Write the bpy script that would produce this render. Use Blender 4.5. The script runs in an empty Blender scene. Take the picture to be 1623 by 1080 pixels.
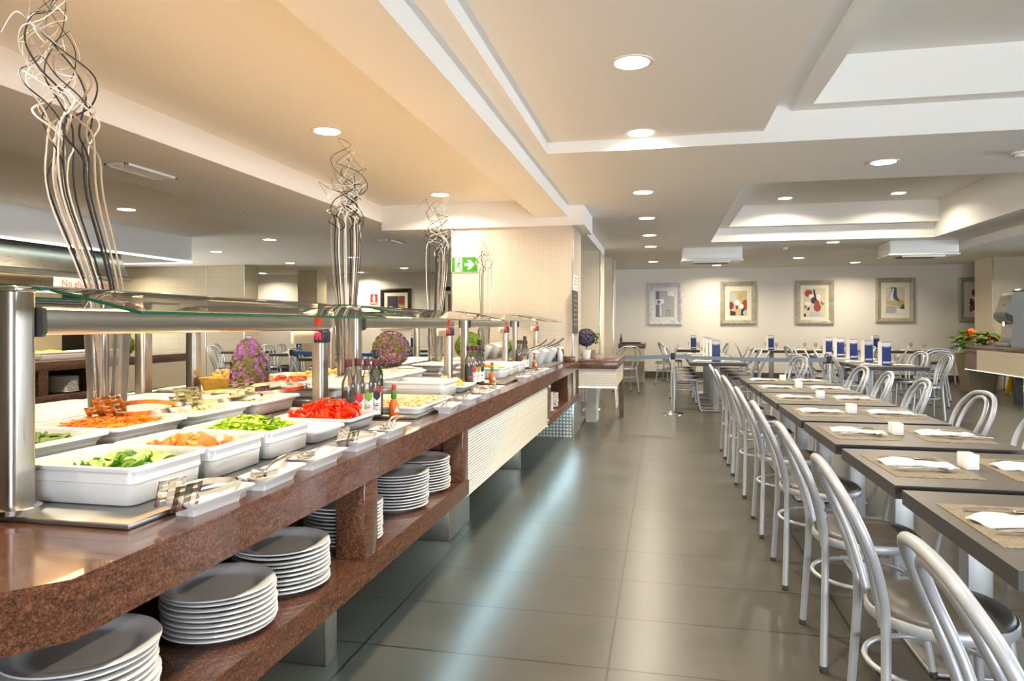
import bpy, bmesh, math, random
from mathutils import Vector, Matrix
SC = bpy.context.scene
COL = SC.collection
random.seed(7)
PI = math.pi

# ------------------------------------------------------------ camera
cd = bpy.data.cameras.new('camera'); cam = bpy.data.objects.new('camera', cd); COL.objects.link(cam)
cd.sensor_width = 36.0; cd.lens = 36.0 * 1105.0 / 1623.0; cd.shift_y = -26.0 / 1623.0
cd.clip_start = 0.05; cd.clip_end = 100
cam.location = (0, 0, 1.42); cam.rotation_euler = (PI / 2, 0, math.atan(238.0 / 1105.0))
SC.camera = cam
# ------------------------------------------------------------ world, exposure, added window light
w = bpy.data.worlds.new('world'); SC.world = w; w.use_nodes = True
w.node_tree.nodes['Background'].inputs[0].default_value = (0.75, 0.85, 1.0, 1)
w.node_tree.nodes['Background'].inputs[1].default_value = 1.0
SC.view_settings.view_transform = 'Standard'; SC.view_settings.look = 'None'
SC.view_settings.gamma = 1.0; SC.view_settings.use_curve_mapping = False
SC.view_settings.exposure = 0.22
SC.cycles.use_denoising = True
SC.cycles.max_bounces = 10; SC.cycles.diffuse_bounces = 5; SC.cycles.glossy_bounces = 4
SC.cycles.transparent_max_bounces = 16; SC.cycles.sample_clamp_indirect = 6.0
SC.cycles.caustics_reflective = False; SC.cycles.caustics_refractive = False

def area(name, loc, rot, sx, sy, power, col, parent=None, shape='RECTANGLE', spread=PI):
    l = bpy.data.lights.new(name, 'AREA'); l.shape = shape; l.size = sx
    if shape in ('RECTANGLE', 'ELLIPSE'): l.size_y = sy
    l.energy = power; l.color = col; l.spread = spread
    o = bpy.data.objects.new(name, l); COL.objects.link(o)
    o.location = loc; o.rotation_euler = rot
    if parent: o.parent = parent
    return o
# fill panels added outside unseen windows, tilted up to brighten the ceilings
area('added_daylight', (3.4, -3.95, 0.9), (PI / 2 + 0.55, 0, 0), 6.4, 1.6, 850, (0.86, 0.93, 1.0))
area('added_daylight', (13.2, 8.0, 1.6), (PI / 2 + 0.4, 0, PI / 2), 8.0, 1.6, 1000, (0.86, 0.93, 1.0))
area('added_daylight', (-14.6, 12.0, 0.9), (PI / 2 + 0.5, 0, -PI / 2), 6.0, 1.6, 700, (1.0, 0.95, 0.86))
POW = 35.0          # one recessed downlight
WARM = (1.0, 0.87, 0.68)

# ------------------------------------------------------------ materials
def mat(name, col, rough=0.5, metal=0.0, spec=0.5, emit=None, estr=0.0, coat=0.0):
    m = bpy.data.materials.new(name); m.use_nodes = True
    b = m.node_tree.nodes['Principled BSDF']
    b.inputs['Base Color'].default_value = (*col, 1); b.inputs['Roughness'].default_value = rough
    b.inputs['Metallic'].default_value = metal; b.inputs['Specular IOR Level'].default_value = spec
    b.inputs['Coat Weight'].default_value = coat
    if emit: b.inputs['Emission Color'].default_value = (*emit, 1); b.inputs['Emission Strength'].default_value = estr
    return m
def nodes(m):
    nt = m.node_tree; return nt, nt.nodes, nt.links, nt.nodes['Principled BSDF']
def coords(nt, scale=(1, 1, 1), loc=(0, 0, 0), rot=(0, 0, 0), out='Object'):
    t = nt.nodes.new('ShaderNodeTexCoord'); mp = nt.nodes.new('ShaderNodeMapping')
    mp.inputs['Scale'].default_value = scale; mp.inputs['Location'].default_value = loc; mp.inputs['Rotation'].default_value = rot
    nt.links.new(t.outputs[out], mp.inputs['Vector']); return mp.outputs['Vector']
def noise(nt, vec, scale, detail=4, rough=0.55, dist=0.0):
    n = nt.nodes.new('ShaderNodeTexNoise'); n.inputs['Scale'].default_value = scale
    n.inputs['Detail'].default_value = detail; n.inputs['Roughness'].default_value = rough; n.inputs['Distortion'].default_value = dist
    nt.links.new(vec, n.inputs['Vector']); return n
def ramp(nt, fac, stops):
    r = nt.nodes.new('ShaderNodeValToRGB'); e = r.color_ramp.elements
    while len(e) < len(stops): e.new(0.5)
    for i, (p, c) in enumerate(stops): e[i].position = p; e[i].color = (*c, 1)
    nt.links.new(fac, r.inputs['Fac']); return r
def mixc(nt, a, b, fac, mode='MIX'):
    m = nt.nodes.new('ShaderNodeMix'); m.data_type = 'RGBA'; m.blend_type = mode
    for s, v in ((m.inputs[6], a), (m.inputs[7], b), (m.inputs[0], fac)):
        if isinstance(v, (int, float)): s.default_value = v
        elif isinstance(v, tuple): s.default_value = (*v, 1)
        else: nt.links.new(v, s)
    return m.outputs[2]
def bump(nt, h, strength, dist, b):
    n = nt.nodes.new('ShaderNodeBump'); n.inputs['Strength'].default_value = strength; n.inputs['Distance'].default_value = dist
    nt.links.new(h, n.inputs['Height']); nt.links.new(n.outputs['Normal'], b.inputs['Normal'])
def clear(name, tint=(1, 1, 1), ior=1.45, rough=0.0, body=0.0, bodycol=(1, 1, 1)):
    # clear sheet glass: Fresnel blend of straight-through light and a mirror reflection
    m = bpy.data.materials.new(name); m.use_nodes = True; nt = m.node_tree; nt.nodes.clear()
    o = nt.nodes.new('ShaderNodeOutputMaterial'); tr = nt.nodes.new('ShaderNodeBsdfTransparent'); gl = nt.nodes.new('ShaderNodeBsdfGlossy')
    fr = nt.nodes.new('ShaderNodeFresnel'); mx = nt.nodes.new('ShaderNodeMixShader')
    tr.inputs[0].default_value = (*tint, 1); gl.inputs['Roughness'].default_value = rough; fr.inputs['IOR'].default_value = ior
    L = nt.links; L.new(fr.outputs[0], mx.inputs[0]); L.new(tr.outputs[0], mx.inputs[1]); L.new(gl.outputs[0], mx.inputs[2])
    res = mx.outputs[0]
    if body:
        df = nt.nodes.new('ShaderNodeBsdfDiffuse'); df.inputs[0].default_value = (*bodycol, 1)
        m2 = nt.nodes.new('ShaderNodeMixShader'); m2.inputs[0].default_value = body
        L.new(res, m2.inputs[1]); L.new(df.outputs[0], m2.inputs[2]); res = m2.outputs[0]
    L.new(res, o.inputs[0]); return m

M = {}
def tiles(name, c1, c2, grout, w, h, rot=(0, 0, 0), loc=(0, 0, 0), mort=0.004, rough=0.4, off=0.0, bmp=0.3):
    m = mat(name, c1, rough); nt, N, L, b = nodes(m)
    v = coords(nt, (1, 1, 1), loc, rot)
    k = N.new('ShaderNodeTexBrick'); k.offset = off; k.squash = 1.0
    k.inputs['Scale'].default_value = 1.0; k.inputs['Brick Width'].default_value = w; k.inputs['Row Height'].default_value = h
    k.inputs['Mortar Size'].default_value = mort; k.inputs['Mortar Smooth'].default_value = 0.1; k.inputs['Bias'].default_value = 0.0
    k.inputs['Color1'].default_value = (*c1, 1); k.inputs['Color2'].default_value = (*c2, 1); k.inputs['Mortar'].default_value = (*grout, 1)
    L.new(v, k.inputs['Vector']); L.new(k.outputs['Color'], b.inputs['Base Color'])
    if bmp:
        inv = N.new('ShaderNodeMath'); inv.operation = 'SUBTRACT'; inv.inputs[0].default_value = 1.0; L.new(k.outputs['Fac'], inv.inputs[1])
        bump(nt, inv.outputs[0], bmp, 0.004, b)
    return m, k
# floor
fm, fk = tiles('floor_slate', (0.068, 0.063, 0.050), (0.077, 0.071, 0.056), (0.02, 0.019, 0.016), 1.075, 0.507, loc=(0.2185, 0.152, 0), mort=0.0055, rough=0.3, bmp=0.15)
nt, N, L, b = nodes(fm)
n1 = noise(nt, coords(nt, (0.9, 1.6, 1)), 1.7, 5, 0.55, 0.4); r1 = ramp(nt, n1.outputs['Fac'], [(0.25, (0.86, 0.87, 0.88)), (0.75, (1.16, 1.14, 1.08))])
L.new(mixc(nt, fk.outputs['Color'], r1.outputs['Color'], 1.0, 'MULTIPLY'), b.inputs['Base Color'])
r2 = ramp(nt, n1.outputs['Fac'], [(0.2, (0.27,) * 3), (0.8, (0.33,) * 3)]); L.new(r2.outputs['Color'], b.inputs['Roughness'])
M['floor'] = fm
M['ceil'] = mat('ceiling_paint', (0.86, 0.83, 0.78), 0.85, spec=0.2)
M['white_trim'] = mat('ceiling_riser_paint', (0.86, 0.86, 0.86), 0.8, spec=0.2)
M['wall'] = mat('wall_paint', (0.78, 0.74, 0.67), 0.85, spec=0.2)
M['wall_grey'] = mat('wall_panel_paint', (0.55, 0.52, 0.44), 0.6, spec=0.3)
M['skirt'] = mat('baseboard_tile', (0.07, 0.065, 0.055), 0.35)
# granite
def granite(name, dark, mid, red, light, coat=0.4, rough=0.16, sc=1.0):
    m = mat(name, mid, rough, coat=coat); nt, N, L, b = nodes(m)
    v = coords(nt, (1, 1, 1)); v2 = coords(nt, (3.2, 0.8, 3.2), rot=(0, 0, 0.35))
    a = noise(nt, v, 75 * sc, 3, 0.65); c = noise(nt, v, 210 * sc, 2, 0.6); s = noise(nt, v2, 9 * sc, 5, 0.6, 0.8)
    base = ramp(nt, a.outputs['Fac'], [(0.30, dark), (0.45, mid), (0.57, red), (0.74, light)])
    sp = ramp(nt, c.outputs['Fac'], [(0.33, (0.25, 0.23, 0.22)), (0.5, (1, 1, 1)), (0.62, (1, 1, 1)), (0.75, (1.5, 1.45, 1.4))])
    st = ramp(nt, s.outputs['Fac'], [(0.35, (0.55, 0.55, 0.58)), (0.6, (1.15, 1.1, 1.05))])
    x = mixc(nt, base.outputs['Color'], sp.outputs['Color'], 0.85, 'MULTIPLY')
    L.new(mixc(nt, x, st.outputs['Color'], 0.8, 'MULTIPLY'), b.inputs['Base Color']); return m
M['granite'] = granite('red_granite', (0.045, 0.027, 0.019), (0.115, 0.053, 0.030), (0.185, 0.072, 0.036), (0.25, 0.145, 0.095), sc=2.1)
M['granite_far'] = granite('brown_granite', (0.05, 0.03, 0.022), (0.12, 0.065, 0.045), (0.17, 0.085, 0.055), (0.24, 0.16, 0.11), coat=0.3, rough=0.25)
M['dark_in'] = mat('shelf_lining', (0.05, 0.028, 0.02), 0.5)
# mosaics: the same small cream tiles laid on faces of three orientations
for k, rot in (('y', (PI / 2, 0, 0)), ('x', (PI / 2, 0, PI / 2))):
    M['mosaic_' + k], _ = tiles('cream_mosaic_' + k, (0.68, 0.60, 0.50), (0.65, 0.57, 0.47), (0.50, 0.43, 0.34), 0.026, 0.026, rot=rot, mort=0.0026, rough=0.35)
    M['ped_' + k], _ = tiles('white_mosaic_' + k, (0.78, 0.77, 0.72), (0.72, 0.71, 0.66), (0.22, 0.21, 0.18), 0.042, 0.042, rot=rot, mort=0.009, rough=0.3)
    M['fine_' + k], _ = tiles('fine_white_mosaic_' + k, (0.80, 0.77, 0.70), (0.76, 0.73, 0.66), (0.50, 0.47, 0.40), 0.026, 0.026, rot=rot, mort=0.0025, rough=0.35)
    M['bar_' + k], _ = tiles('beige_mosaic_' + k, (0.72, 0.63, 0.47), (0.69, 0.60, 0.45), (0.60, 0.51, 0.38), 0.03, 0.03, rot=rot, mort=0.002, rough=0.4)
    M['big_' + k], _ = tiles('beige_tile_' + k, (0.56, 0.48, 0.33), (0.53, 0.46, 0.32), (0.40, 0.33, 0.22), 0.5, 0.26, rot=rot, mort=0.003, rough=0.4, off=0.0)
M['rib'] = mat('ribbed_panel_paint', (0.80, 0.75, 0.66), 0.5)
# metals
def brushed(name, col, rough, sc=(1, 1, 90), ax=None):
    m = mat(name, col, rough, 1.0); nt, N, L, b = nodes(m)
    n = noise(nt, coords(nt, sc), 6, 3, 0.6); r = ramp(nt, n.outputs['Fac'], [(0.3, (rough * 0.8,) * 3), (0.7, (rough * 1.35,) * 3)])
    L.new(r.outputs['Color'], b.inputs['Roughness']); return m
M['steel'] = brushed('brushed_steel', (0.47, 0.43, 0.37), 0.32, (70, 70, 1.5))
M['well'] = mat('satin_well_steel', (0.30, 0.30, 0.29), 0.40, 1.0)
M['steel_h'] = brushed('brushed_steel_bar', (0.74, 0.72, 0.65), 0.20, (1, 60, 200))
M['chrome'] = mat('polished_steel', (0.80, 0.78, 0.74), 0.12, 1.0)
M['cutlery'] = mat('cutlery_steel', (0.78, 0.76, 0.72), 0.16, 1.0)
M['trim_steel'] = mat('corner_trim_steel', (0.85, 0.84, 0.82), 0.25, 1.0)
M['chair'] = mat('silver_painted_tube', (0.43, 0.445, 0.47), 0.36, 0.25)
M['seat'] = mat('seat_vinyl', (0.075, 0.066, 0.056), 0.42)
M['cap'] = mat('black_rubber', (0.02, 0.02, 0.02), 0.6)
m = mat('table_laminate', (0.105, 0.092, 0.078), 0.42); nt, N, L, b = nodes(m)
n = noise(nt, coords(nt, (3, 90, 3)), 3, 3); r = ramp(nt, n.outputs['Fac'], [(0.3, (0.085, 0.076, 0.065)), (0.7, (0.122, 0.111, 0.096))]); L.new(r.outputs['Color'], b.inputs['Base Color']); M['table'] = m
M['table_edge'] = mat('table_edge_band', (0.035, 0.029, 0.025), 0.4)
M['pedestal'] = brushed('pedestal_steel', (0.46, 0.46, 0.45), 0.45)
m = mat('woven_mat', (0.2, 0.16, 0.10), 0.7); nt, N, L, b = nodes(m)
wv = N.new('ShaderNodeTexBrick'); wv.inputs['Scale'].default_value = 1; wv.inputs['Brick Width'].default_value = 0.018; wv.inputs['Row Height'].default_value = 0.0055
wv.inputs['Mortar Size'].default_value = 0.0012; wv.inputs['Color1'].default_value = (0.46, 0.385, 0.26, 1); wv.inputs['Color2'].default_value = (0.25, 0.205, 0.135, 1); wv.inputs['Mortar'].default_value = (0.08, 0.065, 0.045, 1)
L.new(coords(nt), wv.inputs['Vector']); L.new(wv.outputs['Color'], b.inputs['Base Color']); M['weave'] = m
M['paper'] = mat('white_paper', (0.80, 0.79, 0.77), 0.8)
M['porcelain'] = mat('white_porcelain', (0.86, 0.85, 0.83), 0.16, coat=0.3)
M['plate'] = mat('plate_glaze', (0.84, 0.83, 0.82), 0.22)
M['melamine'] = mat('white_melamine', (0.80, 0.79, 0.77), 0.28)
M['black'] = mat('black_plastic', (0.02, 0.02, 0.022), 0.4)
M['grille'] = mat('dark_grille', (0.06, 0.055, 0.05), 0.5)
M['red_switch'] = mat('red_switch', (0.6, 0.02, 0.01), 0.3, emit=(1, 0.08, 0.03), estr=0.25)
M['led_red'] = mat('red_digits', (0.4, 0, 0.02), 0.4, emit=(1, 0.02, 0.1), estr=0.8)
M['beige_plastic'] = mat('cream_card_holder', (0.34, 0.28, 0.19), 0.5)
M['glass'] = clear('canopy_glass', (0.97, 0.985, 0.97), 1.5, 0.02)
M['glass_edge'] = mat('green_glass_edge', (0.012, 0.10, 0.05), 0.1, coat=0.6)
M['vase'] = clear('vase_glass', (0.93, 0.90, 0.86), 1.45, 0.03, 0.10, (0.9, 0.85, 0.8))
M['bottle_clear'] = clear('clear_bottle_glass', (0.86, 0.84, 0.76), 1.45, 0.03, 0.05, (0.9, 0.88, 0.8))
M['bottle_green'] = clear('green_bottle_glass', (0.30, 0.36, 0.05), 1.45, 0.03, 0.12, (0.10, 0.13, 0.01))
M['wine_glass'] = clear('drinking_glass', (0.95, 0.95, 0.93), 1.45, 0.02, 0.08, (0.9, 0.9, 0.88))
M['pane'] = clear('window_pane', (0.98, 0.99, 1.0), 1.45, 0.0)
M['counter_glass'] = clear('greenish_glass', (0.80, 0.90, 0.86), 1.5, 0.03)
M['diffuser'] = mat('lamp_diffuser', (1, 1, 1), 0.5, emit=(1.0, 0.93, 0.78), estr=14.0)
M['lamp_rim'] = mat('lamp_rim', (0.85, 0.8, 0.72), 0.4)
M['led'] = mat('led_strip_light', (1, 1, 1), 0.5, emit=(0.56, 0.87, 1.0), estr=28.0)
M['led_soft'] = mat('soft_led_line', (1, 1, 1), 0.5, emit=(0.72, 0.95, 1.0), estr=3.0)
M['heat_tube'] = mat('heat_lamp_tube', (1, 1, 1), 0.5, emit=(1.0, 0.80, 0.52), estr=9.0)
M['blue'] = mat('blue_card', (0.012, 0.032, 0.16), 0.4)
M['belt'] = mat('blue_belt', (0.01, 0.10, 0.34), 0.6)
M['belt_grey'] = mat('grey_blue_belt', (0.20, 0.27, 0.36), 0.6)
M['stripe'] = mat('pale_print', (0.55, 0.58, 0.68), 0.5)
M['red'] = mat('red_paint', (0.55, 0.02, 0.015), 0.4)
M['green_sign'] = mat('green_sign', (0.035, 0.22, 0.012), 0.45)
M['sign_light'] = mat('pale_sign_print', (0.80, 0.86, 0.62), 0.5)
M['yellow'] = mat('yellow_plastic', (0.80, 0.50, 0.01), 0.35)
M['liq_dark'] = mat('dark_vinegar', (0.012, 0.006, 0.005), 0.15)
M['cork'] = mat('dark_red_cap', (0.10, 0.012, 0.02), 0.45)
M['sauce'] = mat('orange_sauce', (0.75, 0.16, 0.02), 0.3)
M['label_dark'] = mat('dark_label', (0.05, 0.035, 0.02), 0.5)
M['label_green'] = mat('green_print', (0.18, 0.36, 0.02), 0.5)
M['label_red'] = mat('red_print', (0.62, 0.02, 0.03), 0.5)
M['orange_print'] = mat('orange_print', (0.70, 0.22, 0.05), 0.6)
M['coffee'] = mat('grey_machine_plastic', (0.38, 0.37, 0.34), 0.25, 0.5)
M['coffee_dark'] = mat('dark_machine_plastic', (0.05, 0.05, 0.05), 0.3)
M['stone_pot'] = mat('stone_planter', (0.22, 0.18, 0.11), 0.6)
M['soil'] = mat('soil', (0.03, 0.02, 0.012), 0.9)
M['pebble'] = mat('brown_pebbles', (0.16, 0.10, 0.06), 0.35)
def vary(name, cols, sc, rough=0.5, sss=0.0):
    m = mat(name, cols[0], rough); nt, N, L, b = nodes(m)
    n = noise(nt, coords(nt), sc, 3); k = len(cols)
    r = ramp(nt, n.outputs['Fac'], [(0.3 + 0.4 * i / (k - 1), c) for i, c in enumerate(cols)]); L.new(r.outputs['Color'], b.inputs['Base Color'])
    if sss: b.inputs['Subsurface Weight'].default_value = sss; b.inputs['Subsurface Radius'].default_value = (0.01, 0.008, 0.004)
    return m
M['leaf'] = vary('leaf_green', [(0.03, 0.09, 0.008), (0.10, 0.19, 0.015), (0.16, 0.26, 0.03)], 40, 0.5)
M['moss'] = vary('topiary_green', [(0.06, 0.14, 0.005), (0.16, 0.29, 0.012), (0.26, 0.40, 0.02)], 60, 0.7)
M['olive'] = vary('olive_foliage', [(0.11, 0.11, 0.02), (0.20, 0.19, 0.03), (0.30, 0.24, 0.06)], 160, 0.7)
M['purple'] = vary('purple_blossom', [(0.25, 0.08, 0.25), (0.42, 0.14, 0.36), (0.55, 0.27, 0.50)], 120, 0.7)
M['pink'] = vary('pink_blossom', [(0.52, 0.09, 0.26), (0.66, 0.22, 0.40), (0.60, 0.30, 0.24)], 120, 0.7)
M['lilac'] = vary('dusky_blossom', [(0.05, 0.04, 0.07), (0.10, 0.08, 0.13), (0.16, 0.12, 0.18)], 40, 0.8)
M['lettuce'] = vary('lettuce_leaf', [(0.30, 0.52, 0.02), (0.50, 0.70, 0.05), (0.70, 0.80, 0.20)], 35, 0.4)
M['cuke_skin'] = mat('cucumber_skin', (0.06, 0.22, 0.01), 0.35)
M['cuke'] = mat('cucumber_flesh', (0.50, 0.68, 0.16), 0.35)
M['carrot'] = vary('carrot_orange', [(0.78, 0.20, 0.005), (0.90, 0.30, 0.01)], 30, 0.45)
M['tomato'] = vary('pale_tomato', [(0.80, 0.17, 0.02), (0.84, 0.28, 0.05), (0.78, 0.24, 0.09)], 25, 0.3)
M['pepper'] = vary('red_pepper', [(0.62, 0.012, 0.004), (0.80, 0.04, 0.006), (0.85, 0.15, 0.01)], 18, 0.22)
M['pale_food'] = vary('pale_salad', [(0.70, 0.66, 0.30), (0.85, 0.82, 0.55), (0.60, 0.62, 0.20)], 40, 0.5)
M['rice'] = vary('mixed_rice', [(0.85, 0.70, 0.36), (0.90, 0.84, 0.62), (0.78, 0.42, 0.10), (0.35, 0.42, 0.06)], 45, 0.5)
M['fried'] = vary('golden_potato', [(0.72, 0.36, 0.04), (0.86, 0.55, 0.10), (0.60, 0.24, 0.03)], 35, 0.5)
M['twig_black'] = mat('black_twig', (0.02, 0.018, 0.017), 0.45)
M['twig_white'] = mat('cream_twig', (0.84, 0.81, 0.75), 0.5)
M['twig_tan'] = mat('tan_twig', (0.42, 0.33, 0.23), 0.5)
M['wood_frame'] = mat('dark_wood_frame', (0.018, 0.012, 0.009), 0.4)
def framem(name, a, b_):
    return vary(name, [a, b_], 14, 0.35)
M['silver_frame'] = framem('silver_frame', (0.40, 0.40, 0.42), (0.66, 0.66, 0.68))
M['gold_frame'] = framem('champagne_frame', (0.30, 0.27, 0.19), (0.46, 0.42, 0.31))
M['passe'] = mat('cream_mount', (0.80, 0.74, 0.58), 0.8)
M['passe_white'] = mat('pale_mount', (0.70, 0.69, 0.66), 0.8)
for n_, c_ in dict(cream=(0.66, 0.58, 0.42), rust=(0.34, 0.06, 0.035), wine=(0.22, 0.03, 0.035), ink=(0.03, 0.03, 0.045), slate=(0.06, 0.09, 0.13), sky=(0.42, 0.52, 0.58), ochre=(0.60, 0.36, 0.12), grey=(0.42, 0.42, 0.43), olive=(0.24, 0.24, 0.10), white=(0.80, 0.79, 0.76), violet=(0.16, 0.16, 0.25), sand=(0.55, 0.44, 0.26)).items():
    M['ink_' + n_] = mat('print_' + n_, c_, 0.6)
M['chalk'] = mat('chalkboard', (0.05, 0.047, 0.04), 0.6)
M['chalk_mark'] = mat('chalk', (0.30, 0.29, 0.26), 0.9)
M['white_plastic'] = mat('white_plastic', (0.82, 0.81, 0.78), 0.35)
M['hood'] = brushed('hood_steel', (0.52, 0.50, 0.42), 0.30, (1, 1, 40))
M['terracotta'] = mat('brown_vase', (0.10, 0.035, 0.02), 0.4)

# ------------------------------------------------------------ object helpers
def tag(o, label=None, cat=None, group=None, kind=None):
    if label: o['label'] = label
    if cat: o['category'] = cat
    if group: o['group'] = group
    if kind: o['kind'] = kind
    return o
def ob(name, bm, m, parent=None, loc=(0, 0, 0), rot=(0, 0, 0), smooth=True, extra=None):
    me = bpy.data.meshes.new(name); bmesh.ops.recalc_face_normals(bm, faces=bm.faces) if smooth != 'raw' else None
    bm.to_mesh(me); bm.free()
    me.materials.append(M[m] if isinstance(m, str) else m)
    for e in (extra or []): me.materials.append(M[e])
    if smooth:
        try: me.set_sharp_from_angle(angle=math.radians(50))
        except Exception: pass
    o = bpy.data.objects.new(name, me); COL.objects.link(o); o.location = loc; o.rotation_euler = rot
    if parent: o.parent = parent
    return o
def thing(name, label, cat, loc=(0, 0, 0), rz=0.0, group=None):
    o = bpy.data.objects.new(name, None); COL.objects.link(o); o.empty_display_size = 0.05
    o.location = loc; o.rotation_euler = (0, 0, rz); return tag(o, label, cat, group)
def one(name, bm, m, label, cat, loc=(0, 0, 0), rot=(0, 0, 0), group=None, kind=None, smooth=True):
    return tag(ob(name, bm, m, None, loc, rot, smooth), label, cat, group, kind)
def struct(name, bm, m, smooth=False):
    return tag(ob(name, bm, m, smooth=smooth), kind='structure')
def dup(root, loc, rot, label, group=None):
    r = root.copy(); COL.objects.link(r); r.location = loc; r.rotation_euler = rot if isinstance(rot, tuple) else (0, 0, rot)
    r['label'] = label
    if group: r['group'] = group
    for c in list(root.children):
        if c.type not in ('MESH', 'EMPTY', 'LIGHT'): continue
        d = c.copy(); COL.objects.link(d); d.parent = r
        for g in list(c.children):
            e = g.copy(); COL.objects.link(e); e.parent = d
    return r
def B(): return bmesh.new()
def bx(bm, x0, x1, y0, y1, z0, z1, bev=0.0, seg=2):
    r = bmesh.ops.create_cube(bm, size=1.0); vs = r['verts']
    bmesh.ops.scale(bm, vec=(x1 - x0, y1 - y0, z1 - z0), verts=vs)
    bmesh.ops.translate(bm, vec=((x0 + x1) / 2, (y0 + y1) / 2, (z0 + z1) / 2), verts=vs)
    if bev:
        es = list({e for v in vs for e in v.link_edges})
        bmesh.ops.bevel(bm, geom=es, offset=bev, segments=seg, affect='EDGES', profile=0.5)
    return bm
def box(x0, x1, y0, y1, z0, z1, bev=0.0, seg=2): return bx(B(), x0, x1, y0, y1, z0, z1, bev, seg)
def tube(bm, pts, r, seg=8, closed=False, cap=True):
    pts = [Vector(p) for p in pts]; n = len(pts); rings = []; prev = None
    for i, p in enumerate(pts):
        if closed: t = pts[(i + 1) % n] - pts[i - 1]
        else: t = pts[min(i + 1, n - 1)] - pts[max(i - 1, 0)]
        t.normalize() if t.length > 1e-9 else None
        if prev is None:
            a = Vector((0, 0, 1)) if abs(t.z) < 0.9 else Vector((1, 0, 0)); u = t.cross(a).normalized()
        else:
            u = prev - t * prev.dot(t)
            u = u.normalized() if u.length > 1e-6 else t.orthogonal().normalized()
        prev = u; v = t.cross(u); rr = r[i] if isinstance(r, (list, tuple)) else r
        rings.append([bm.verts.new(p + (u * math.cos(2 * PI * k / seg) + v * math.sin(2 * PI * k / seg)) * rr) for k in range(seg)])
    m = n if closed else n - 1
    for i in range(m):
        a, b_ = rings[i], rings[(i + 1) % n]
        sh = 0
        if closed and i == n - 1:
            sh = min(range(seg), key=lambda s: (a[0].co - b_[s].co).length)
        for k in range(seg):
            bm.faces.new((a[k], a[(k + 1) % seg], b_[(k + 1 + sh) % seg], b_[(k + sh) % seg])).smooth = True
    if cap and not closed: bm.faces.new(rings[0][::-1]); bm.faces.new(rings[-1])
    return bm
def spline(pts, n=6, closed=False):
    P = [Vector(p) for p in pts]; out = []; k = len(P)
    for i in range(k if closed else k - 1):
        if closed: a, b_, c, d = P[i - 1], P[i], P[(i + 1) % k], P[(i + 2) % k]
        else: a, b_, c, d = P[max(i - 1, 0)], P[i], P[i + 1], P[min(i + 2, k - 1)]
        for j in range(n):
            t = j / n
            out.append(0.5 * ((2 * b_) + (c - a) * t + (2 * a - 5 * b_ + 4 * c - d) * t * t + (3 * b_ - a - 3 * c + d) * t ** 3))
    if not closed: out.append(P[-1])
    return out
def lathe(bm, prof, seg=24, cx=0, cy=0, cap=True):
    rings = []
    for r, z in prof:
        rings.append([bm.verts.new((cx + r * math.cos(2 * PI * k / seg), cy + r * math.sin(2 * PI * k / seg), z)) for k in range(seg)])
    for a, b_ in zip(rings, rings[1:]):
        for k in range(seg): bm.faces.new((a[k], a[(k + 1) % seg], b_[(k + 1) % seg], b_[k])).smooth = True
    if cap: bm.faces.new(rings[0][::-1]); bm.faces.new(rings[-1])
    return bm
def rrect(w, d, r, z, n=4, cx=0, cy=0):
    r = min(r, w / 2 - 1e-4, d / 2 - 1e-4); o = []
    for sx, sy, a0 in ((1, 1, 0), (-1, 1, PI / 2), (-1, -1, PI), (1, -1, 1.5 * PI)):
        for i in range(n + 1):
            a = a0 + PI / 2 * i / n; o.append((cx + sx * (w / 2 - r) + r * math.cos(a), cy + sy * (d / 2 - r) + r * math.sin(a), z))
    return o
def loft(bm, secs, cap0=True, cap1=True):
    rings = [[bm.verts.new(p) for p in s] for s in secs]; n = len(rings[0])
    for a, b_ in zip(rings, rings[1:]):
        for k in range(n): bm.faces.new((a[k], a[(k + 1) % n], b_[(k + 1) % n], b_[k])).smooth = True
    if cap0: bm.faces.new(rings[0][::-1])
    if cap1: bm.faces.new(rings[-1])
    return bm
def prism(bm, poly, ax, t0, t1):
    # polygon in a plane, extruded along axis ax
    def P(a, b_, t): return {'x': (t, a, b_), 'y': (a, t, b_), 'z': (a, b_, t)}[ax]
    v0 = [bm.verts.new(P(a, b_, t0)) for a, b_ in poly]; v1 = [bm.verts.new(P(a, b_, t1)) for a, b_ in poly]; n = len(poly)
    bm.faces.new(v0); bm.faces.new(v1[::-1])
    for i in range(n): bm.faces.new((v0[i], v1[i], v1[(i + 1) % n], v0[(i + 1) % n]))
    return bm
def blob(bm, c, r, sub=2, jit=0.0, sc=(1, 1, 1)):
    res = bmesh.ops.create_icosphere(bm, subdivisions=sub, radius=1.0)
    for v in res['verts']:
        k = r * (1 + random.uniform(-jit, jit)); v.co = Vector((c[0] + v.co.x * k * sc[0], c[1] + v.co.y * k * sc[1], c[2] + v.co.z * k * sc[2]))
    for f in {f for v in res['verts'] for f in v.link_faces}: f.smooth = True
    return bm
ORD = ['nearest', 'second nearest', 'third nearest', 'fourth nearest', 'fifth nearest', 'sixth nearest', 'seventh nearest', 'eighth nearest', 'ninth nearest', 'tenth nearest', 'eleventh nearest', 'twelfth nearest', 'thirteenth nearest', 'fourteenth nearest']
NTH = ['first', 'second', 'third', 'fourth', 'fifth', 'sixth', 'seventh', 'eighth', 'ninth', 'tenth', 'eleventh', 'twelfth', 'thirteenth', 'fourteenth', 'fifteenth', 'sixteenth']

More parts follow.
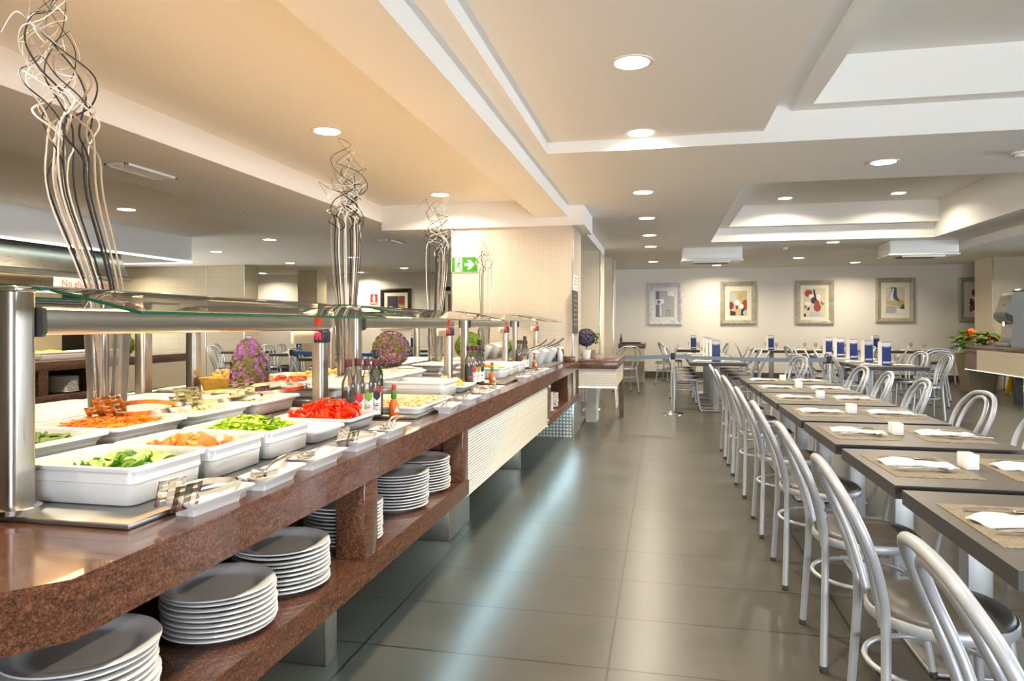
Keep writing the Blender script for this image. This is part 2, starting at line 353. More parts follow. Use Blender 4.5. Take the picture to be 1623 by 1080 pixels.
# ============================================================ THE ROOM
zM, zP, zU, zL, zH, zC, zG = 2.891, 2.987, 2.975, 2.755, 2.65, 3.5, 3.134
struct('floor', box(-14.2, 12.2, -3.6, 19.2, -0.1, 0), 'floor')
struct('wall_back', box(-14.2, 12.2, 19.0, 19.2, 0, 3.7), 'wall')
bm = B(); bx(bm, -14.2, -14.0, -3.6, 9.0, 0, 3.7); bx(bm, -14.2, -14.0, 15.0, 19.0, 0, 3.7); bx(bm, -14.2, -14.0, 9.0, 15.0, 0, 0.6); bx(bm, -14.2, -14.0, 9.0, 15.0, 2.6, 3.7)
struct('wall_left', bm, 'wall')
bm = B(); bx(bm, 12.0, 12.2, -3.6, 4.0, 0, 3.7); bx(bm, 12.0, 12.2, 12.0, 19.0, 0, 3.7); bx(bm, 12.0, 12.2, 4.0, 12.0, 0, 0.6); bx(bm, 12.0, 12.2, 4.0, 12.0, 2.6, 3.7)
struct('wall_right', bm, 'wall')
bm = B(); bx(bm, -14.0, 0.2, -3.6, -3.4, 0, 3.7); bx(bm, 6.6, 12.0, -3.6, -3.4, 0, 3.7); bx(bm, 0.2, 6.6, -3.6, -3.4, 0, 0.5); bx(bm, 0.2, 6.6, -3.6, -3.4, 2.7, 3.7)
struct('wall_front', bm, 'wall')
def window(name, horiz, a0, a1, c, z0, z1, k):
    bm = B()
    def seg(p0, p1, q0, q1):
        if horiz: bx(bm, p0, p1, c - 0.03, c + 0.03, q0, q1)
        else: bx(bm, c - 0.03, c + 0.03, p0, p1, q0, q1)
    seg(a0, a1, z0, z0 + 0.06); seg(a0, a1, z1 - 0.06, z1)
    for i in range(k + 1):
        p = a0 + (a1 - a0) * i / k; seg(max(a0, p - 0.03), min(a1, p + 0.03), z0, z1)
    w_ = struct(name, bm, 'white_plastic')
    bm = box(a0, a1, c - 0.004, c + 0.004, z0, z1) if horiz else box(c - 0.004, c + 0.004, a0, a1, z0, z1)
    ob('pane', bm, 'pane', w_)
window('added_window_1', True, 0.2, 6.6, -3.5, 0.5, 2.7, 5)  # unseen window added for the fill panel, kept clear of post reflections
window('added_window_3', False, 9.0, 15.0, -14.1, 0.6, 2.6, 4)  # out of view, added so the left panel can light the dark ceiling
window('added_window_2', False, 4.0, 12.0, 12.1, 0.6, 2.6, 5)  # out of view, opening added for the fill panel on the right
TOPZ = 3.75
def ceil(x0, x1, y0, y1, z, name='ceiling'): return struct(name, box(x0, x1, y0, y1, z, TOPZ), 'ceil')
ceil(-14.0, -4.9, -3.4, 19.0, zM)
ceil(-4.9, -3.605, -3.4, 19.0, zL)
ceil(-3.605, -1.55, -3.4, 8.6, zU)
ceil(-1.55, -1.145, -3.4, 8.6, zL, 'trim_1')
ceil(-3.605, -0.94, 8.6, 9.62, zH, 'trim_2')
ceil(-3.605, -2.6, 9.62, 19.0, zM); ceil(-2.6, -1.1, 9.62, 13.7, zL, 'trim_3'); ceil(-2.6, -1.1, 13.7, 19.0, zM)
ceil(-1.1, -0.94, 9.62, 19.0, zM)
ceil(-1.145, -0.94, 5.955, 8.6, zM)
ceil(-1.145, -0.968, -3.4, 5.955, zM)
ceil(-0.968, 0.806, -3.4, 5.955, zP)
ceil(0.806, 1.017, -3.4, 5.955, zG + 0.05)
ceil(1.017, 1.15, -3.4, 5.955, zG, 'trim_4')
ceil(1.15, 4.49, 5.795, 5.955, zG, 'trim_5')
ceil(1.15, 4.49, -3.4, 5.795, zC)
ceil(-0.94, 4.49, 5.955, 7.65, zM)
ceil(-0.94, 0.85, 7.65, 19.0, zM)
ceil(0.85, 1.0, 7.65, 13.0, zG + 0.05); ceil(1.0, 1.15, 7.65, 13.0, zG, 'trim_6'); ceil(1.15, 4.49, 12.8, 13.0, zG, 'trim_7'); ceil(1.15, 4.49, 7.65, 12.8, zC)
ceil(0.85, 4.49, 13.0, 19.0, zM)
ceil(4.49, 5.2, -3.4, 19.0, zM); ceil(5.2, 7.6, -3.4, 6.0, zM); ceil(5.2, 7.6, 6.0, 14.2, zL, 'trim_8'); ceil(5.2, 7.6, 14.2, 19.0, zM); ceil(7.6, 12.0, -3.4, 19.0, zM)
# baseboards
struct('baseboard_back', box(-14.0, 12.0, 18.97, 19.0, 0, 0.16), 'skirt')
struct('baseboard_left', box(-14.0, -13.97, -3.4, 18.97, 0, 0.16), 'skirt')
struct('baseboard_right', box(11.97, 12.0, -3.4, 18.97, 0, 0.16), 'skirt')
# columns: front and back faces take one orientation of the tile, the sides the other
def column(x0, x1, y0, y1, z0, z1, my, mx, name='wall_column', trim=True):
    bm = box(x0, x1, y0, y1, z0, z1)
    o = ob(name, bm, my, smooth=False, extra=[mx]); tag(o, kind='structure')
    for p in o.data.polygons:
        if abs(p.normal.x) > 0.5: p.material_index = 1
    if trim:
        for xc in (x0, x1):
            t = box(xc - 0.012, xc + 0.012, y0 - 0.004, y0 + 0.014, z0, z1, 0.003); ob('corner_trim', t, 'trim_steel', o)
    return o
column(-2.66, -1.09, 8.65, 9.55, 0.46, zH, 'mosaic_y', 'mosaic_x')
column(-2.66, -1.09, 8.65, 9.55, 0.0, 0.46, 'ped_y', 'ped_x')
column(-2.45, -1.10, 12.7, 13.6, 0.46, zL, 'bar_y', 'bar_x'); column(-2.45, -1.10, 12.7, 13.6, 0.0, 0.46, 'ped_y', 'ped_x')
column(-2.45, -1.05, 15.4, 16.2, 0.0, zM, 'bar_y', 'bar_x')
column(7.06, 7.85, 17.1, 18.0, 0.0, zM, 'bar_y', 'bar_x')
column(-11.17, -10.10, 15.46, 16.05, 0.0, zM, 'big_y', 'big_x')
column(-9.73, -9.16, 17.4, 17.95, 0.0, zM, 'big_y', 'big_x')
struct('wall_kitchen', box(-9.2, -9.0, 2.6, 9.0, 0, zM), 'big_x')
struct('wall_partition', box(-14.0, -11.17, 15.5, 15.7, 0, zM), 'big_y')
# lowered soffit over the kitchen pass with its light line
struct('trim_9', box(-9.2, -7.79, 2.6, 10.4, 2.47, zM), 'white_trim')

def downlight(x, y, z, label, lamp=True, power=None):
    t = thing('recessed_downlight', label, 'ceiling light', (x, y, z))
    ob('rim', lathe(B(), [(0.103, 0.0), (0.128, 0.0), (0.128, -0.006), (0.103, -0.004), (0.103, 0.0)], 28, cap=False), 'lamp_rim', t)
    ob('diffuser', lathe(B(), [(0.001, -0.0045), (0.104, -0.0045), (0.104, -0.0005), (0.001, -0.0005)], 28), 'diffuser', t)
    if lamp: area('lamp', (0, 0, -0.008), (0, 0, 0), 0.2, 0.2, power or POW, WARM, t, 'DISK', 2.65)
DL = [(-0.177, 4.23, zP, 'large round downlight in the central ceiling panel, nearest the camera'),
      (-0.171, 5.80, zP, 'round downlight at the far end of the central ceiling panel, by the white riser'),
      (-2.638, 5.176, zU, 'round downlight in the warm ceiling over the buffet, between first and second twig vase'),
      (-2.606, 8.0, zU, 'round downlight in the warm ceiling above the third twig vase'),
      (-0.21, 7.908, zM, 'round downlight over the aisle, first of the far row from the front'),
      (-0.21, 9.85, zM, 'round downlight over the aisle, second of the far row from the front'),
      (-0.21, 11.75, zM, 'round downlight over the aisle, third of the far row from the front'),
      (-0.21, 13.47, zM, 'round downlight over the aisle, fourth of the far row from the front'),
      (-0.21, 16.74, zM, 'round downlight over the aisle, last of the far row near the back wall'),
      (1.964, 6.893, zM, 'round downlight in the wide cross beam above the dining tables'),
      (2.998, 13.44, zM, 'round downlight just behind the far coffer'),
      (2.958, 16.47, zM, 'round downlight between the two air conditioners, nearer the back wall'),
      (1.33, 18.1, zM, 'round downlight close to the back wall, above the second picture'),
      (4.49, 17.93, zM, 'round downlight close to the back wall, above the third picture'),
      (6.622, 15.4, zM, 'round downlight above the coffee counter and right column'),
      (3.664, 12.1, zC, 'round downlight inside the far coffer, the right of two'),
      (1.982, 12.2, zC, 'round downlight inside the far coffer, the left of two'),
      (-6.708, 7.691, zM, 'round downlight in the dark left ceiling in front of the white soffit'),
      (-6.675, 10.97, zM, 'round downlight in the left ceiling past the end of the soffit'),
      (-6.634, 14.26, zM, 'round downlight in the left ceiling seen through the second twig bundle'),
      (-6.608, 17.26, zM, 'round downlight in the left ceiling before the dark framed picture'),
      (-8.747, 15.26, zM, 'round downlight in the left ceiling before the far beige column'),
      (-8.84, 12.55, zM, 'round downlight beside the end of the white soffit on the left'),
      (-8.373, 18.4, zM, 'round downlight near the back wall above the red fire sign'),
      (-11.3, 18.2, zM, 'round downlight over the bright alcove wall between the left columns'),
      (-12.77, 14.6, zM, 'round downlight before the tiled partition at far left')]
for x, y, z, lb in DL: downlight(x, y, z, lb)
# lamps of the same kind further round the room, behind and beside the camera
for i, (x, y, z) in enumerate([(-0.18, 1.8, zP), (-0.18, -0.8, zP), (-2.64, 2.0, zU), (-2.64, -1.2, zU), (2.8, 3.2, zC), (2.8, 0.4, zC), (2.8, 9.2, zC), (-6.7, 4.2, zM), (6.5, 3.0, zM), (9.0, 8.0, zM), (9.0, 13.5, zM)]):
    downlight(x, y, z, 'round downlight outside the picture, number %s counted from the camera' % NTH[i])
# ceiling fittings
def vent(x, y, z, L_, W_, label):
    t = thing('ceiling_vent', label, 'vent', (x, y, z))
    bm = B()
    for a, b_, c, d in ((-L_ / 2, L_ / 2, -W_ / 2, -W_ / 2 + 0.03), (-L_ / 2, L_ / 2, W_ / 2 - 0.03, W_ / 2), (-L_ / 2, -L_ / 2 + 0.03, -W_ / 2, W_ / 2), (L_ / 2 - 0.03, L_ / 2, -W_ / 2, W_ / 2)): bx(bm, c, d, a, b_, -0.02, 0.0, 0.004)
    ob('frame', bm, 'white_plastic', t)
    bm = B()
    for k in range(5):
        y_ = -W_ / 2 + 0.04 + (W_ - 0.08) * k / 4; bx(bm, y_ - 0.01, y_ + 0.01, -L_ / 2 + 0.03, L_ / 2 - 0.03, -0.016, -0.004)
    ob('slats', bm, 'lamp_rim', t); ob('backing', box(-W_ / 2 + 0.03, W_ / 2 - 0.03, -L_ / 2 + 0.03, L_ / 2 - 0.03, -0.004, -0.001), 'grille', t)
vent(-4.42, 5.25, zL, 0.62, 0.22, 'slatted air vent in the low left ceiling beside the first twig bundle')
vent(-4.3, 10.6, zL, 0.6, 0.25, 'slatted air vent in the low left ceiling beyond the second twig bundle')
for x, y, z, lb in ((3.0, 6.75, zM, 'small white smoke detector in the cross beam at far right'), (-5.3, 8.1, zM, 'small smoke detector in the dark left ceiling'), (2.3, 14.2, zM, 'small smoke detector between the air conditioners')):
    t = thing('smoke_detector', lb, 'smoke detector', (x, y, z)); ob('base', lathe(B(), [(0.07, 0), (0.07, -0.015), (0.06, -0.02)], 20), 'lamp_rim', t); ob('sensor', lathe(B(), [(0.045, -0.02), (0.04, -0.04), (0.02, -0.045)], 20), 'lamp_rim', t)
def aircon(x, y, label):
    t = thing('air_conditioner', label, 'air conditioner', (x, y, zM))
    ob('housing', box(-0.55, 0.55, 0, 0.7, -0.24, 0, 0.03, 3), 'white_plastic', t)
    ob('panel', box(-0.57, 0.57, -0.02, 0.72, -0.27, -0.235, 0.012), 'white_plastic', t)
    bm = B()
    for k in range(6): bx(bm, -0.32, 0.32, 0.1 + k * 0.08, 0.14 + k * 0.08, -0.282, -0.265)
    ob('intake_grille', bm, 'grille', t)
    ob('flap', box(-0.34, 0.34, 0.02, 0.07, -0.30, -0.268, 0.005), 'lamp_rim', t)
aircon(0.93, 13.75, 'white ceiling air conditioner left of the far coffer end, above the first picture')
aircon(4.45, 13.35, 'white ceiling air conditioner at the right end behind the far coffer')

# ------------------------------------------------------------ steel extractor hood and the kitchen-side buffet, far left
t = thing('extractor_hood', 'large brushed steel extractor hood under the white soffit at far left', 'extractor hood', (-8.4, 6.0, 2.07))
ob('canopy', prism(B(), [(-0.58, 0.0), (0.55, 0.0), (0.58, 0.06), (0.44, 0.40), (-0.58, 0.40)], 'y', -3.0, 3.0), 'hood', t, smooth=False)
ob('rim', box(-0.58, 0.60, -3.02, 3.03, -0.03, 0.03, 0.008), 'chrome', t)
area('hood_lamp', (0, 0, -0.05), (0, 0, 0), 0.3, 5.0, 35, (1.0, 0.84, 0.55), t)
t = thing('light_line', 'thin cyan light line along the bottom edge of the white soffit', 'light strip', (-7.80, 6.5, 2.47))
ob('diffuser', box(-0.012, 0.016, -3.9, 3.9, -0.012, 0.012), 'led_soft', t)
ob('end_diffuser', box(-1.35, 0.016, 3.88, 3.91, -0.012, 0.012), 'led_soft', t)
t = thing('buffet_counter', 'brown granite buffet counter on the far left below the steel hood', 'counter', (-7.5, 7.5, 0))
ob('countertop', box(-1.2, 0.0, -3.0, 2.45, 0.83, 0.952, 0.006), 'granite_far', t)
ob('lower_shelf', box(-0.6, 0.0, -3.0, 0.75, 0.42, 0.52, 0.005), 'granite_far', t)
ob('back_panel', box(-0.66, -0.6, -3.0, 2.4, 0.42, 0.84), 'dark_in', t)
for y in (-2.95, -1.1, -0.27, 0.65): ob('divider', box(-0.6, -0.002, y - 0.07, y + 0.07, 0.52, 0.83), 'granite_far', t)
ob('tile_panel', box(-0.6, -0.004, 0.78, 2.42, 0.45, 0.835), 'bar_x', t)
ob('plinth', box(-1.1, -0.35, -2.9, 2.3, 0.0, 0.42), 'steel', t)
ob('light_strip', box(-0.05, -0.02, -2.9, 2.35, 0.405, 0.418), 'led_soft', t)

# ============================================================ THE BUFFET ISLAND
HC = 0.952
isl = thing('buffet_island', 'long red granite buffet island with open plate shelves and steel serving wells', 'buffet counter', (-2.0, 0, 0))
def ix(o): return o - 0.0
top = [(0.95, 1.077), (0.95, 9.05), (0.912, 9.05), (0.912, 8.645), (-0.95, 8.645), (-0.95, 1.077), (-0.66, 0.74), (0.66, 0.74)]
bm = prism(B(), top, 'z', 0.841, HC); bmesh.ops.bevel(bm, geom=[e for e in bm.edges if e.verts[0].co.z > 0.95 and e.verts[1].co.z > 0.95], offset=0.007, segments=2, affect='EDGES')
ob('countertop', bm, 'granite', isl)
sh = [(0.95, 1.077), (0.95, 3.74), (0.42, 3.74), (0.42, 0.74), (0.66, 0.74)]
bm = prism(B(), sh, 'z', 0.475, 0.56); bmesh.ops.bevel(bm, geom=[e for e in bm.edges if e.verts[0].co.z > 0.55 and e.verts[1].co.z > 0.55], offset=0.005, segments=2, affect='EDGES')
ob('lower_shelf', bm, 'granite', isl)
ob('lower_shelf', box(0.40, 0.95, 6.56, 9.05, 0.445, 0.53, 0.005), 'granite', isl)
ob('back_panel', box(0.36, 0.42, 0.80, 9.0, 0.475, 0.841), 'dark_in', isl)
ob('core', box(-0.92, 0.36, 0.80, 8.60, 0.44, 0.841), 'granite', isl)
for y, y2 in ((0.80, 0.93), (2.36, 2.48), (3.635, 3.74)):
    ob('divider', box(0.83 if y > 1 else 0.5, 0.945 if y > 1 else 0.70, y, y2, 0.56, 0.841, 0.003), 'granite', isl)
ob('divider', box(0.42, 0.83, 3.68, 3.74, 0.56, 0.841), 'granite', isl)
for y, y2 in ((6.56, 6.68), (7.93, 7.98), (8.96, 9.05)): ob('divider', box(0.42, 0.945, y, y2, 0.53, 0.841), 'granite', isl)
bm = B(); bx(bm, 0.80, 0.925, 3.74, 6.56, 0.45, 0.842)
for k in range(24):
    z = 0.456 + k * 0.0160; bx(bm, 0.92, 0.938, 3.745, 6.555, z, z + 0.0092, 0.003, 1)
ob('ribbed_panel', bm, 'rib', isl)
ob('inner_shelf_band', box(0.88, 0.9385, 3.74, 6.56, 0.828, 0.842), 'dark_in', isl)
for y0, y1 in ((2.66, 2.76), (4.36, 4.86), (6.66, 6.74)): ob('plinth', box(-0.7, 0.64, y0, y1, 0.0, 0.475, 0.004), 'steel', isl)
ob('light_strip', box(0.905, 0.930, 0.98, 3.70, 0.466, 0.4747), 'led', isl)
ob('light_strip', box(0.885, 0.908, 3.78, 6.50, 0.444, 0.4497), 'led', isl)
ob('light_strip', box(0.905, 0.930, 6.60, 9.02, 0.438, 0.4447), 'led', isl)
ob('upstand', box(0.78, 0.945, 8.58, 8.645, HC, 1.02, 0.003), 'granite_far', isl)
# steel wells let into the top, one per serving station
ST = [(1.36, 3.06), (3.24, 5.02), (5.24, 6.92), (7.16, 8.55)]
for a, b_ in ST:
    bm = B(); bx(bm, -0.80, 0.82, a, b_, HC, 0.966, 0.003); ob('steel_well', bm, 'well', isl)
    bm = B(); bx(bm, -0.66, 0.385, a + 0.06, b_ - 0.06, 0.964, 1.028, 0.004); ob('raised_steel_step', bm, 'well', isl)

def guard(y0, y1, idx, xs=1):
    # xs = +1: the side facing the dining room, -1: the kitchen side
    side = 'dining side' if xs > 0 else 'kitchen side'
    t = thing('sneeze_guard', 'curved glass sneeze guard over the island, %s from the front, %s' % (NTH[idx], side), 'sneeze guard', (-2.0, 0, 0))
    X = lambda v: xs * v
    def bxx(bm, a, b_, *r): lo, hi = sorted((X(a), X(b_))); return bx(bm, lo, hi, *r)
    for y in (y0, y1):
        zt = 1.497 if y == y0 else 1.392; p = ob('post', loft(B(), [rrect(0.055, 0.072, 0.016, q, 6, X(0.4675), y) for q in (0.966, zt)]), 'steel', t)
        ob('flange', lathe(B(), [(0.055, 0.966), (0.055, 0.978), (0.042, 0.985)], 24, X(0.468), y), 'chrome', p)
    prof = [(0.25, 1.512), (0.387, 1.513), (0.46, 1.510), (0.54, 1.50), (0.62, 1.484), (0.70, 1.466), (0.80, 1.443)]
    ya, yb = y0 + 0.02, y1 - 0.02
    bm = B(); lo = [[bm.verts.new((X(a), y, z)) for a, z in prof] for y in (ya, yb)]; hi = [[bm.verts.new((X(a), y, z + 0.008)) for a, z in prof] for y in (ya, yb)]
    for q in (lo, hi):
        for k in range(len(prof) - 1): bm.faces.new((q[0][k], q[0][k + 1], q[1][k + 1], q[1][k]))
    g = ob('glass_canopy', bm, 'glass', t)
    bm = B()
    for y in (ya, yb):
        for k in range(len(prof) - 1):
            (a, z), (c, d) = prof[k], prof[k + 1]
            v = [bm.verts.new(p) for p in ((X(a), y - 0.001, z), (X(c), y - 0.001, d), (X(c), y - 0.001, d + 0.008), (X(a), y - 0.001, z + 0.008), (X(a), y + 0.001, z), (X(c), y + 0.001, d), (X(c), y + 0.001, d + 0.008), (X(a), y + 0.001, z + 0.008))]
            for f in ((0, 1, 2, 3), (7, 6, 5, 4), (0, 4, 5, 1), (3, 2, 6, 7)): bm.faces.new([v[i] for i in f])
    for a, z in (prof[0], prof[-1]): bxx(bm, a - 0.001, a + 0.001, ya, yb, z, z + 0.008)
    ob('glass_edge', bm, 'glass_edge', g, smooth=False)
    for y in (y0, y1 - 0.05): ob('bracket', bxx(B(), 0.40, 0.50, y - 0.03, y + 0.03, 1.466 if y > y0 else 1.497, 1.512, 0.004), 'chrome', t)
    a, b_ = y0 + 0.05, y1 + 0.035
    bar = B(); prism(bar, [(X(0.41), 1.396), (X(0.496), 1.392), (X(0.504), 1.400), (X(0.502), 1.456), (X(0.490), 1.464), (X(0.41), 1.464)], 'y', a, b_)
    hb = ob('heat_lamp_bar', bar, 'steel_h', t)
    ob('end_cap', prism(B(), [(X(0.408), 1.390), (X(0.498), 1.388), (X(0.508), 1.399), (X(0.505), 1.459), (X(0.408), 1.468)], 'y', a - 0.012, a), 'grille', hb)
    bm = B()
    for k in range(8): bxx(bm, 0.445, 0.482, a - 0.0135, a - 0.0115, 1.402 + k * 0.0075, 1.4055 + k * 0.0075)
    ob('vent_slots', bm, 'cap', hb)
    ob('heat_tube', bxx(B(), 0.43, 0.475, a + 0.06, b_ - 0.1, 1.3945, 1.3985), 'heat_tube', hb)
    area('heat_lamp', (X(0.45), (a + b_) / 2, 1.388), (0, 0, 0), 0.06, b_ - a - 0.1, 4.0, (1.0, 0.72, 0.42), t)
    area('added_ceiling_glow', (X(0.45), (a + b_) / 2, 1.468), (PI, 0, 0), 0.05, b_ - a - 0.1, 6.5, (1.0, 0.58, 0.27), t)  # added upward glow that turns the ceiling over the bars orange
    if xs > 0:
        ob('switch', prism(B(), [(1.412, y1 - 0.1), (1.452, y1 - 0.11), (1.452, y1 - 0.065), (1.412, y1 - 0.075)][::-1] if False else [(y1 - 0.10, 1.412), (y1 - 0.075, 1.412), (y1 - 0.065, 1.452), (y1 - 0.11, 1.452)], 'x', 0.49, 0.510), 'red_switch', hb, smooth=False)
        d = ob('thermostat', box(0.43, 0.503, y1 - 0.045, y1 + 0.04, 1.335, 1.391, 0.008), 'black', t)
        bm = B(); bx(bm, 0.47, 0.478, y1 - 0.048, y1 - 0.044, 1.35, 1.383); bx(bm, 0.486, 0.494, y1 - 0.048, y1 - 0.044, 1.35, 1.383); bx(bm, 0.47, 0.494, y1 - 0.048, y1 - 0.044, 1.363, 1.369); ob('digits', bm, 'led_red', d)
        ob('card_holder', box(0.455, 0.47, y1 - 0.24, y1 - 0.06, 1.335, 1.396, 0.003), 'beige_plastic', t)
GU = [(1.40, 2.94), (3.31, 4.90), (5.33, 6.80), (7.25, 8.50)]
for i, (a, b_) in enumerate(GU):
    guard(a, b_, i, 1); guard(a, b_, i, -1)

# ------------------------------------------------------------ dishes and food
def gn(lx, ly, h, taper=0.018, r=0.025, groove=True):
    # open rectangular dish: outer wall with a step, rolled rim, inner wall and floor
    t = taper; S = [rrect(lx - 2 * t, ly - 2 * t, r, 0.0), rrect(lx - 1.6 * t, ly - 1.6 * t, r, 0.004)]
    if groove:
        S += [rrect(lx - 1.25 * t, ly - 1.25 * t, r, h * 0.55), rrect(lx - 1.25 * t + 0.006, ly - 1.25 * t + 0.006, r, h * 0.57)]
    S += [rrect(lx - 0.02, ly - 0.02, r, h - 0.014), rrect(lx, ly, r, h - 0.012), rrect(lx + 0.002, ly + 0.002, r, h - 0.004), rrect(lx - 0.006, ly - 0.006, r, h),
          rrect(lx - 0.026, ly - 0.026, r, h - 0.002), rrect(lx - 0.034, ly - 0.034, r, h - 0.012), rrect(lx - 2 * t - 0.014, ly - 2 * t - 0.014, r, 0.008)]
    return loft(B(), S)
GNC = {}
def dish(x0, x1, y0, y1, z0, h, label, group=None, taper=0.018, groove=True, name='serving_dish'):
    return one(name, gn(x1 - x0, y1 - y0, h, taper, groove=groove), 'melamine', label, 'serving dish', ((x0 + x1) / 2, (y0 + y1) / 2, z0), group=group)
def mound(x, y, lx, ly, h, seed, n=14, jit=0.35):
    # heaped surface of loose food
    rnd = random.Random(seed); bm = B(); V = {}
    for i in range(n + 1):
        for j in range(n + 1):
            u, v = i / n * 2 - 1, j / n * 2 - 1; e = max(abs(u), abs(v))
            V[i, j] = bm.verts.new((x + u * lx / 2, y + v * ly / 2, h * (1 - e ** 2.2) * (1 + rnd.uniform(-jit, jit)) - 0.004))
    for i in range(n):
        for j in range(n): bm.faces.new((V[i, j], V[i + 1, j], V[i + 1, j + 1], V[i, j + 1])).smooth = True
    c = [V[0, j] for j in range(n + 1)] + [V[i, n] for i in range(1, n + 1)] + [V[n, j] for j in range(n - 1, -1, -1)] + [V[i, 0] for i in range(n - 1, 0, -1)]
    return bm
def flakes(bm, rnd, n, lx, ly, h, size, thick=0.0015, curl=0.6):
    # scattered leaf and chip shapes lying over a heap
    for _ in range(n):
        u, v = rnd.uniform(-1, 1), rnd.uniform(-1, 1); e = max(abs(u), abs(v)); z = h * (1 - e ** 2.2) + rnd.uniform(0, size * 0.5)
        s = size * rnd.uniform(0.6, 1.3); a = rnd.uniform(0, 2 * PI); tl = rnd.uniform(-curl, curl); t2 = rnd.uniform(-curl, curl)
        R = Matrix.Rotation(a, 4, 'Z') @ Matrix.Rotation(tl, 4, 'X') @ Matrix.Rotation(t2, 4, 'Y'); o = Vector((u * lx / 2, v * ly / 2, z))
        k = 6; ctr = bm.verts.new(o + R @ Vector((0, 0, -s * 0.15)))
        ring = [bm.verts.new(o + R @ Vector((math.cos(2 * PI * q / k) * s * rnd.uniform(0.7, 1.1), math.sin(2 * PI * q / k) * s * rnd.uniform(0.4, 0.9), rnd.uniform(-0.2, 0.35) * s))) for q in range(k)]
        for q in range(k): bm.faces.new((ctr, ring[q], ring[(q + 1) % k]))
    return bm
def shreds(bm, rnd, n, lx, ly, h, L_, r):
    for _ in range(n):
        u, v = rnd.uniform(-1, 1), rnd.uniform(-1, 1); e = max(abs(u), abs(v)); z = h * (1 - e ** 2) + r
        a = rnd.uniform(0, PI); tl = rnd.uniform(-0.5, 0.6) if rnd.random() < 0.4 else rnd.uniform(-0.2, 0.25); l = L_ * rnd.uniform(0.5, 1.1)
        d = Vector((math.cos(a) * math.cos(tl), math.sin(a) * math.cos(tl), math.sin(tl))) * l / 2; o = Vector((u * lx / 2, v * ly / 2, z))
        tube(bm, [o - d, o + Vector((0, 0, l * 0.08)), o + d], r, 4)
    return bm
def grains(bm, rnd, n, lx, ly, h, r):
    for _ in range(n):
        u, v = rnd.uniform(-1, 1), rnd.uniform(-1, 1); e = max(abs(u), abs(v)); z = h * (1 - e ** 2.2)
        blob(bm, (u * lx / 2, v * ly / 2, z + r * 0.4), r * rnd.uniform(0.6, 1.2), 1, 0.2, (1.3, 1, 0.8))
    return bm
def stuff(name, bm, m, label, cat, loc): return one(name, bm, m, label, cat, loc, kind='stuff')

# front row of the first station
dish(-1.61, -1.265, 1.470, 1.765, 0.967, 0.100, 'deep white dish of cucumber slices beside the front steel post')
dish(-1.61, -1.265, 1.778, 2.070, 0.967, 0.098, 'deep white dish of tomato wedges behind the cucumber dish')
dish(-1.61, -1.265, 2.083, 2.375, 0.967, 0.098, 'deep white dish of chopped lettuce behind the tomato dish')
dish(-1.61, -1.265, 2.400, 2.650, 0.967, 0.050, 'low empty white dish between the lettuce and the red peppers', taper=0.02)
dish(-1.61, -1.255, 2.662, 2.985, 0.967, 0.060, 'white dish of red pepper strips before the oil bottles', taper=0.035)
# second row on the raised step
for (y0, y1, lb) in ((1.47, 1.83, 'white dish of green cucumber sticks behind the front steel post'), (1.845, 2.19, 'white dish of grated carrot in the second row'),
                     (2.205, 2.585, 'white dish of pale potato salad with tongs in the second row'), (2.60, 2.975, 'white dish with slotted tongs on its rim, last of the second row')):
    dish(-1.99, -1.645, y0, y1, 1.029, 0.068, lb, taper=0.035)
# kitchen-side rows
k = 0
KS = [(1.50, 1.88, 'white dish behind the first twig vase, front of the kitchen side'), (1.89, 2.27, 'white dish of sliced marrow on the kitchen side beside the first vase'), (2.28, 2.66, 'white dish on the kitchen side between the two copper lit posts'),
      (2.67, 2.92, 'white dish on the kitchen side beside the cone of flowers')]
for y0, y1, lb in KS: dish(-2.42, -2.07, y0, y1, 1.029, 0.06, lb, taper=0.035)
dish(-2.78, -2.48, 1.5, 2.1, 0.967, 0.09, 'large white dish on the kitchen edge, nearest'); dish(-2.78, -2.48, 2.15, 2.85, 0.967, 0.09, 'large white dish on the kitchen edge behind the rear posts')

# second station
dish(-1.62, -1.19, 3.315, 3.905, 0.967, 0.036, 'shallow white tray of mixed rice salad beside the orange sauce bottle', taper=0.012, groove=False)
dish(-1.78, -1.29, 4.03, 4.36, 0.967, 0.10, 'deep empty white dish behind the rice tray')
dish(-1.60, -1.27, 4.40, 4.72, 0.967, 0.045, 'small white dish of fried potatoes behind the deep empty dish', taper=0.03)
for i, (y0, y1) in enumerate(((3.36, 3.68), (3.70, 4.05), (4.07, 4.40), (4.42, 4.80))):
    dish(-1.99, -1.66, y0, y1, 1.029, 0.065, ['white dish with a serving spoon, first of the second row at the second station', 'white dish, second of the second row at the second station', 'white dish with a clear scoop, third of the second row at the second station', 'white dish, last of the second row at the second station'][i], taper=0.035)
dish(-2.42, -2.07, 3.4, 4.0, 1.029, 0.055, 'white dish with yellow and red food left of the flower ball', taper=0.03)
dish(-2.42, -2.07, 4.06, 4.75, 1.029, 0.055, 'white dish with cut fruit right of the flower ball', taper=0.03)
dish(-2.78, -2.48, 3.4, 4.1, 0.967, 0.09, 'large white dish on the kitchen edge at the second station, the nearer'); dish(-2.78, -2.48, 4.15, 4.8, 0.967, 0.09, 'large white dish on the kitchen edge at the second station, the farther')
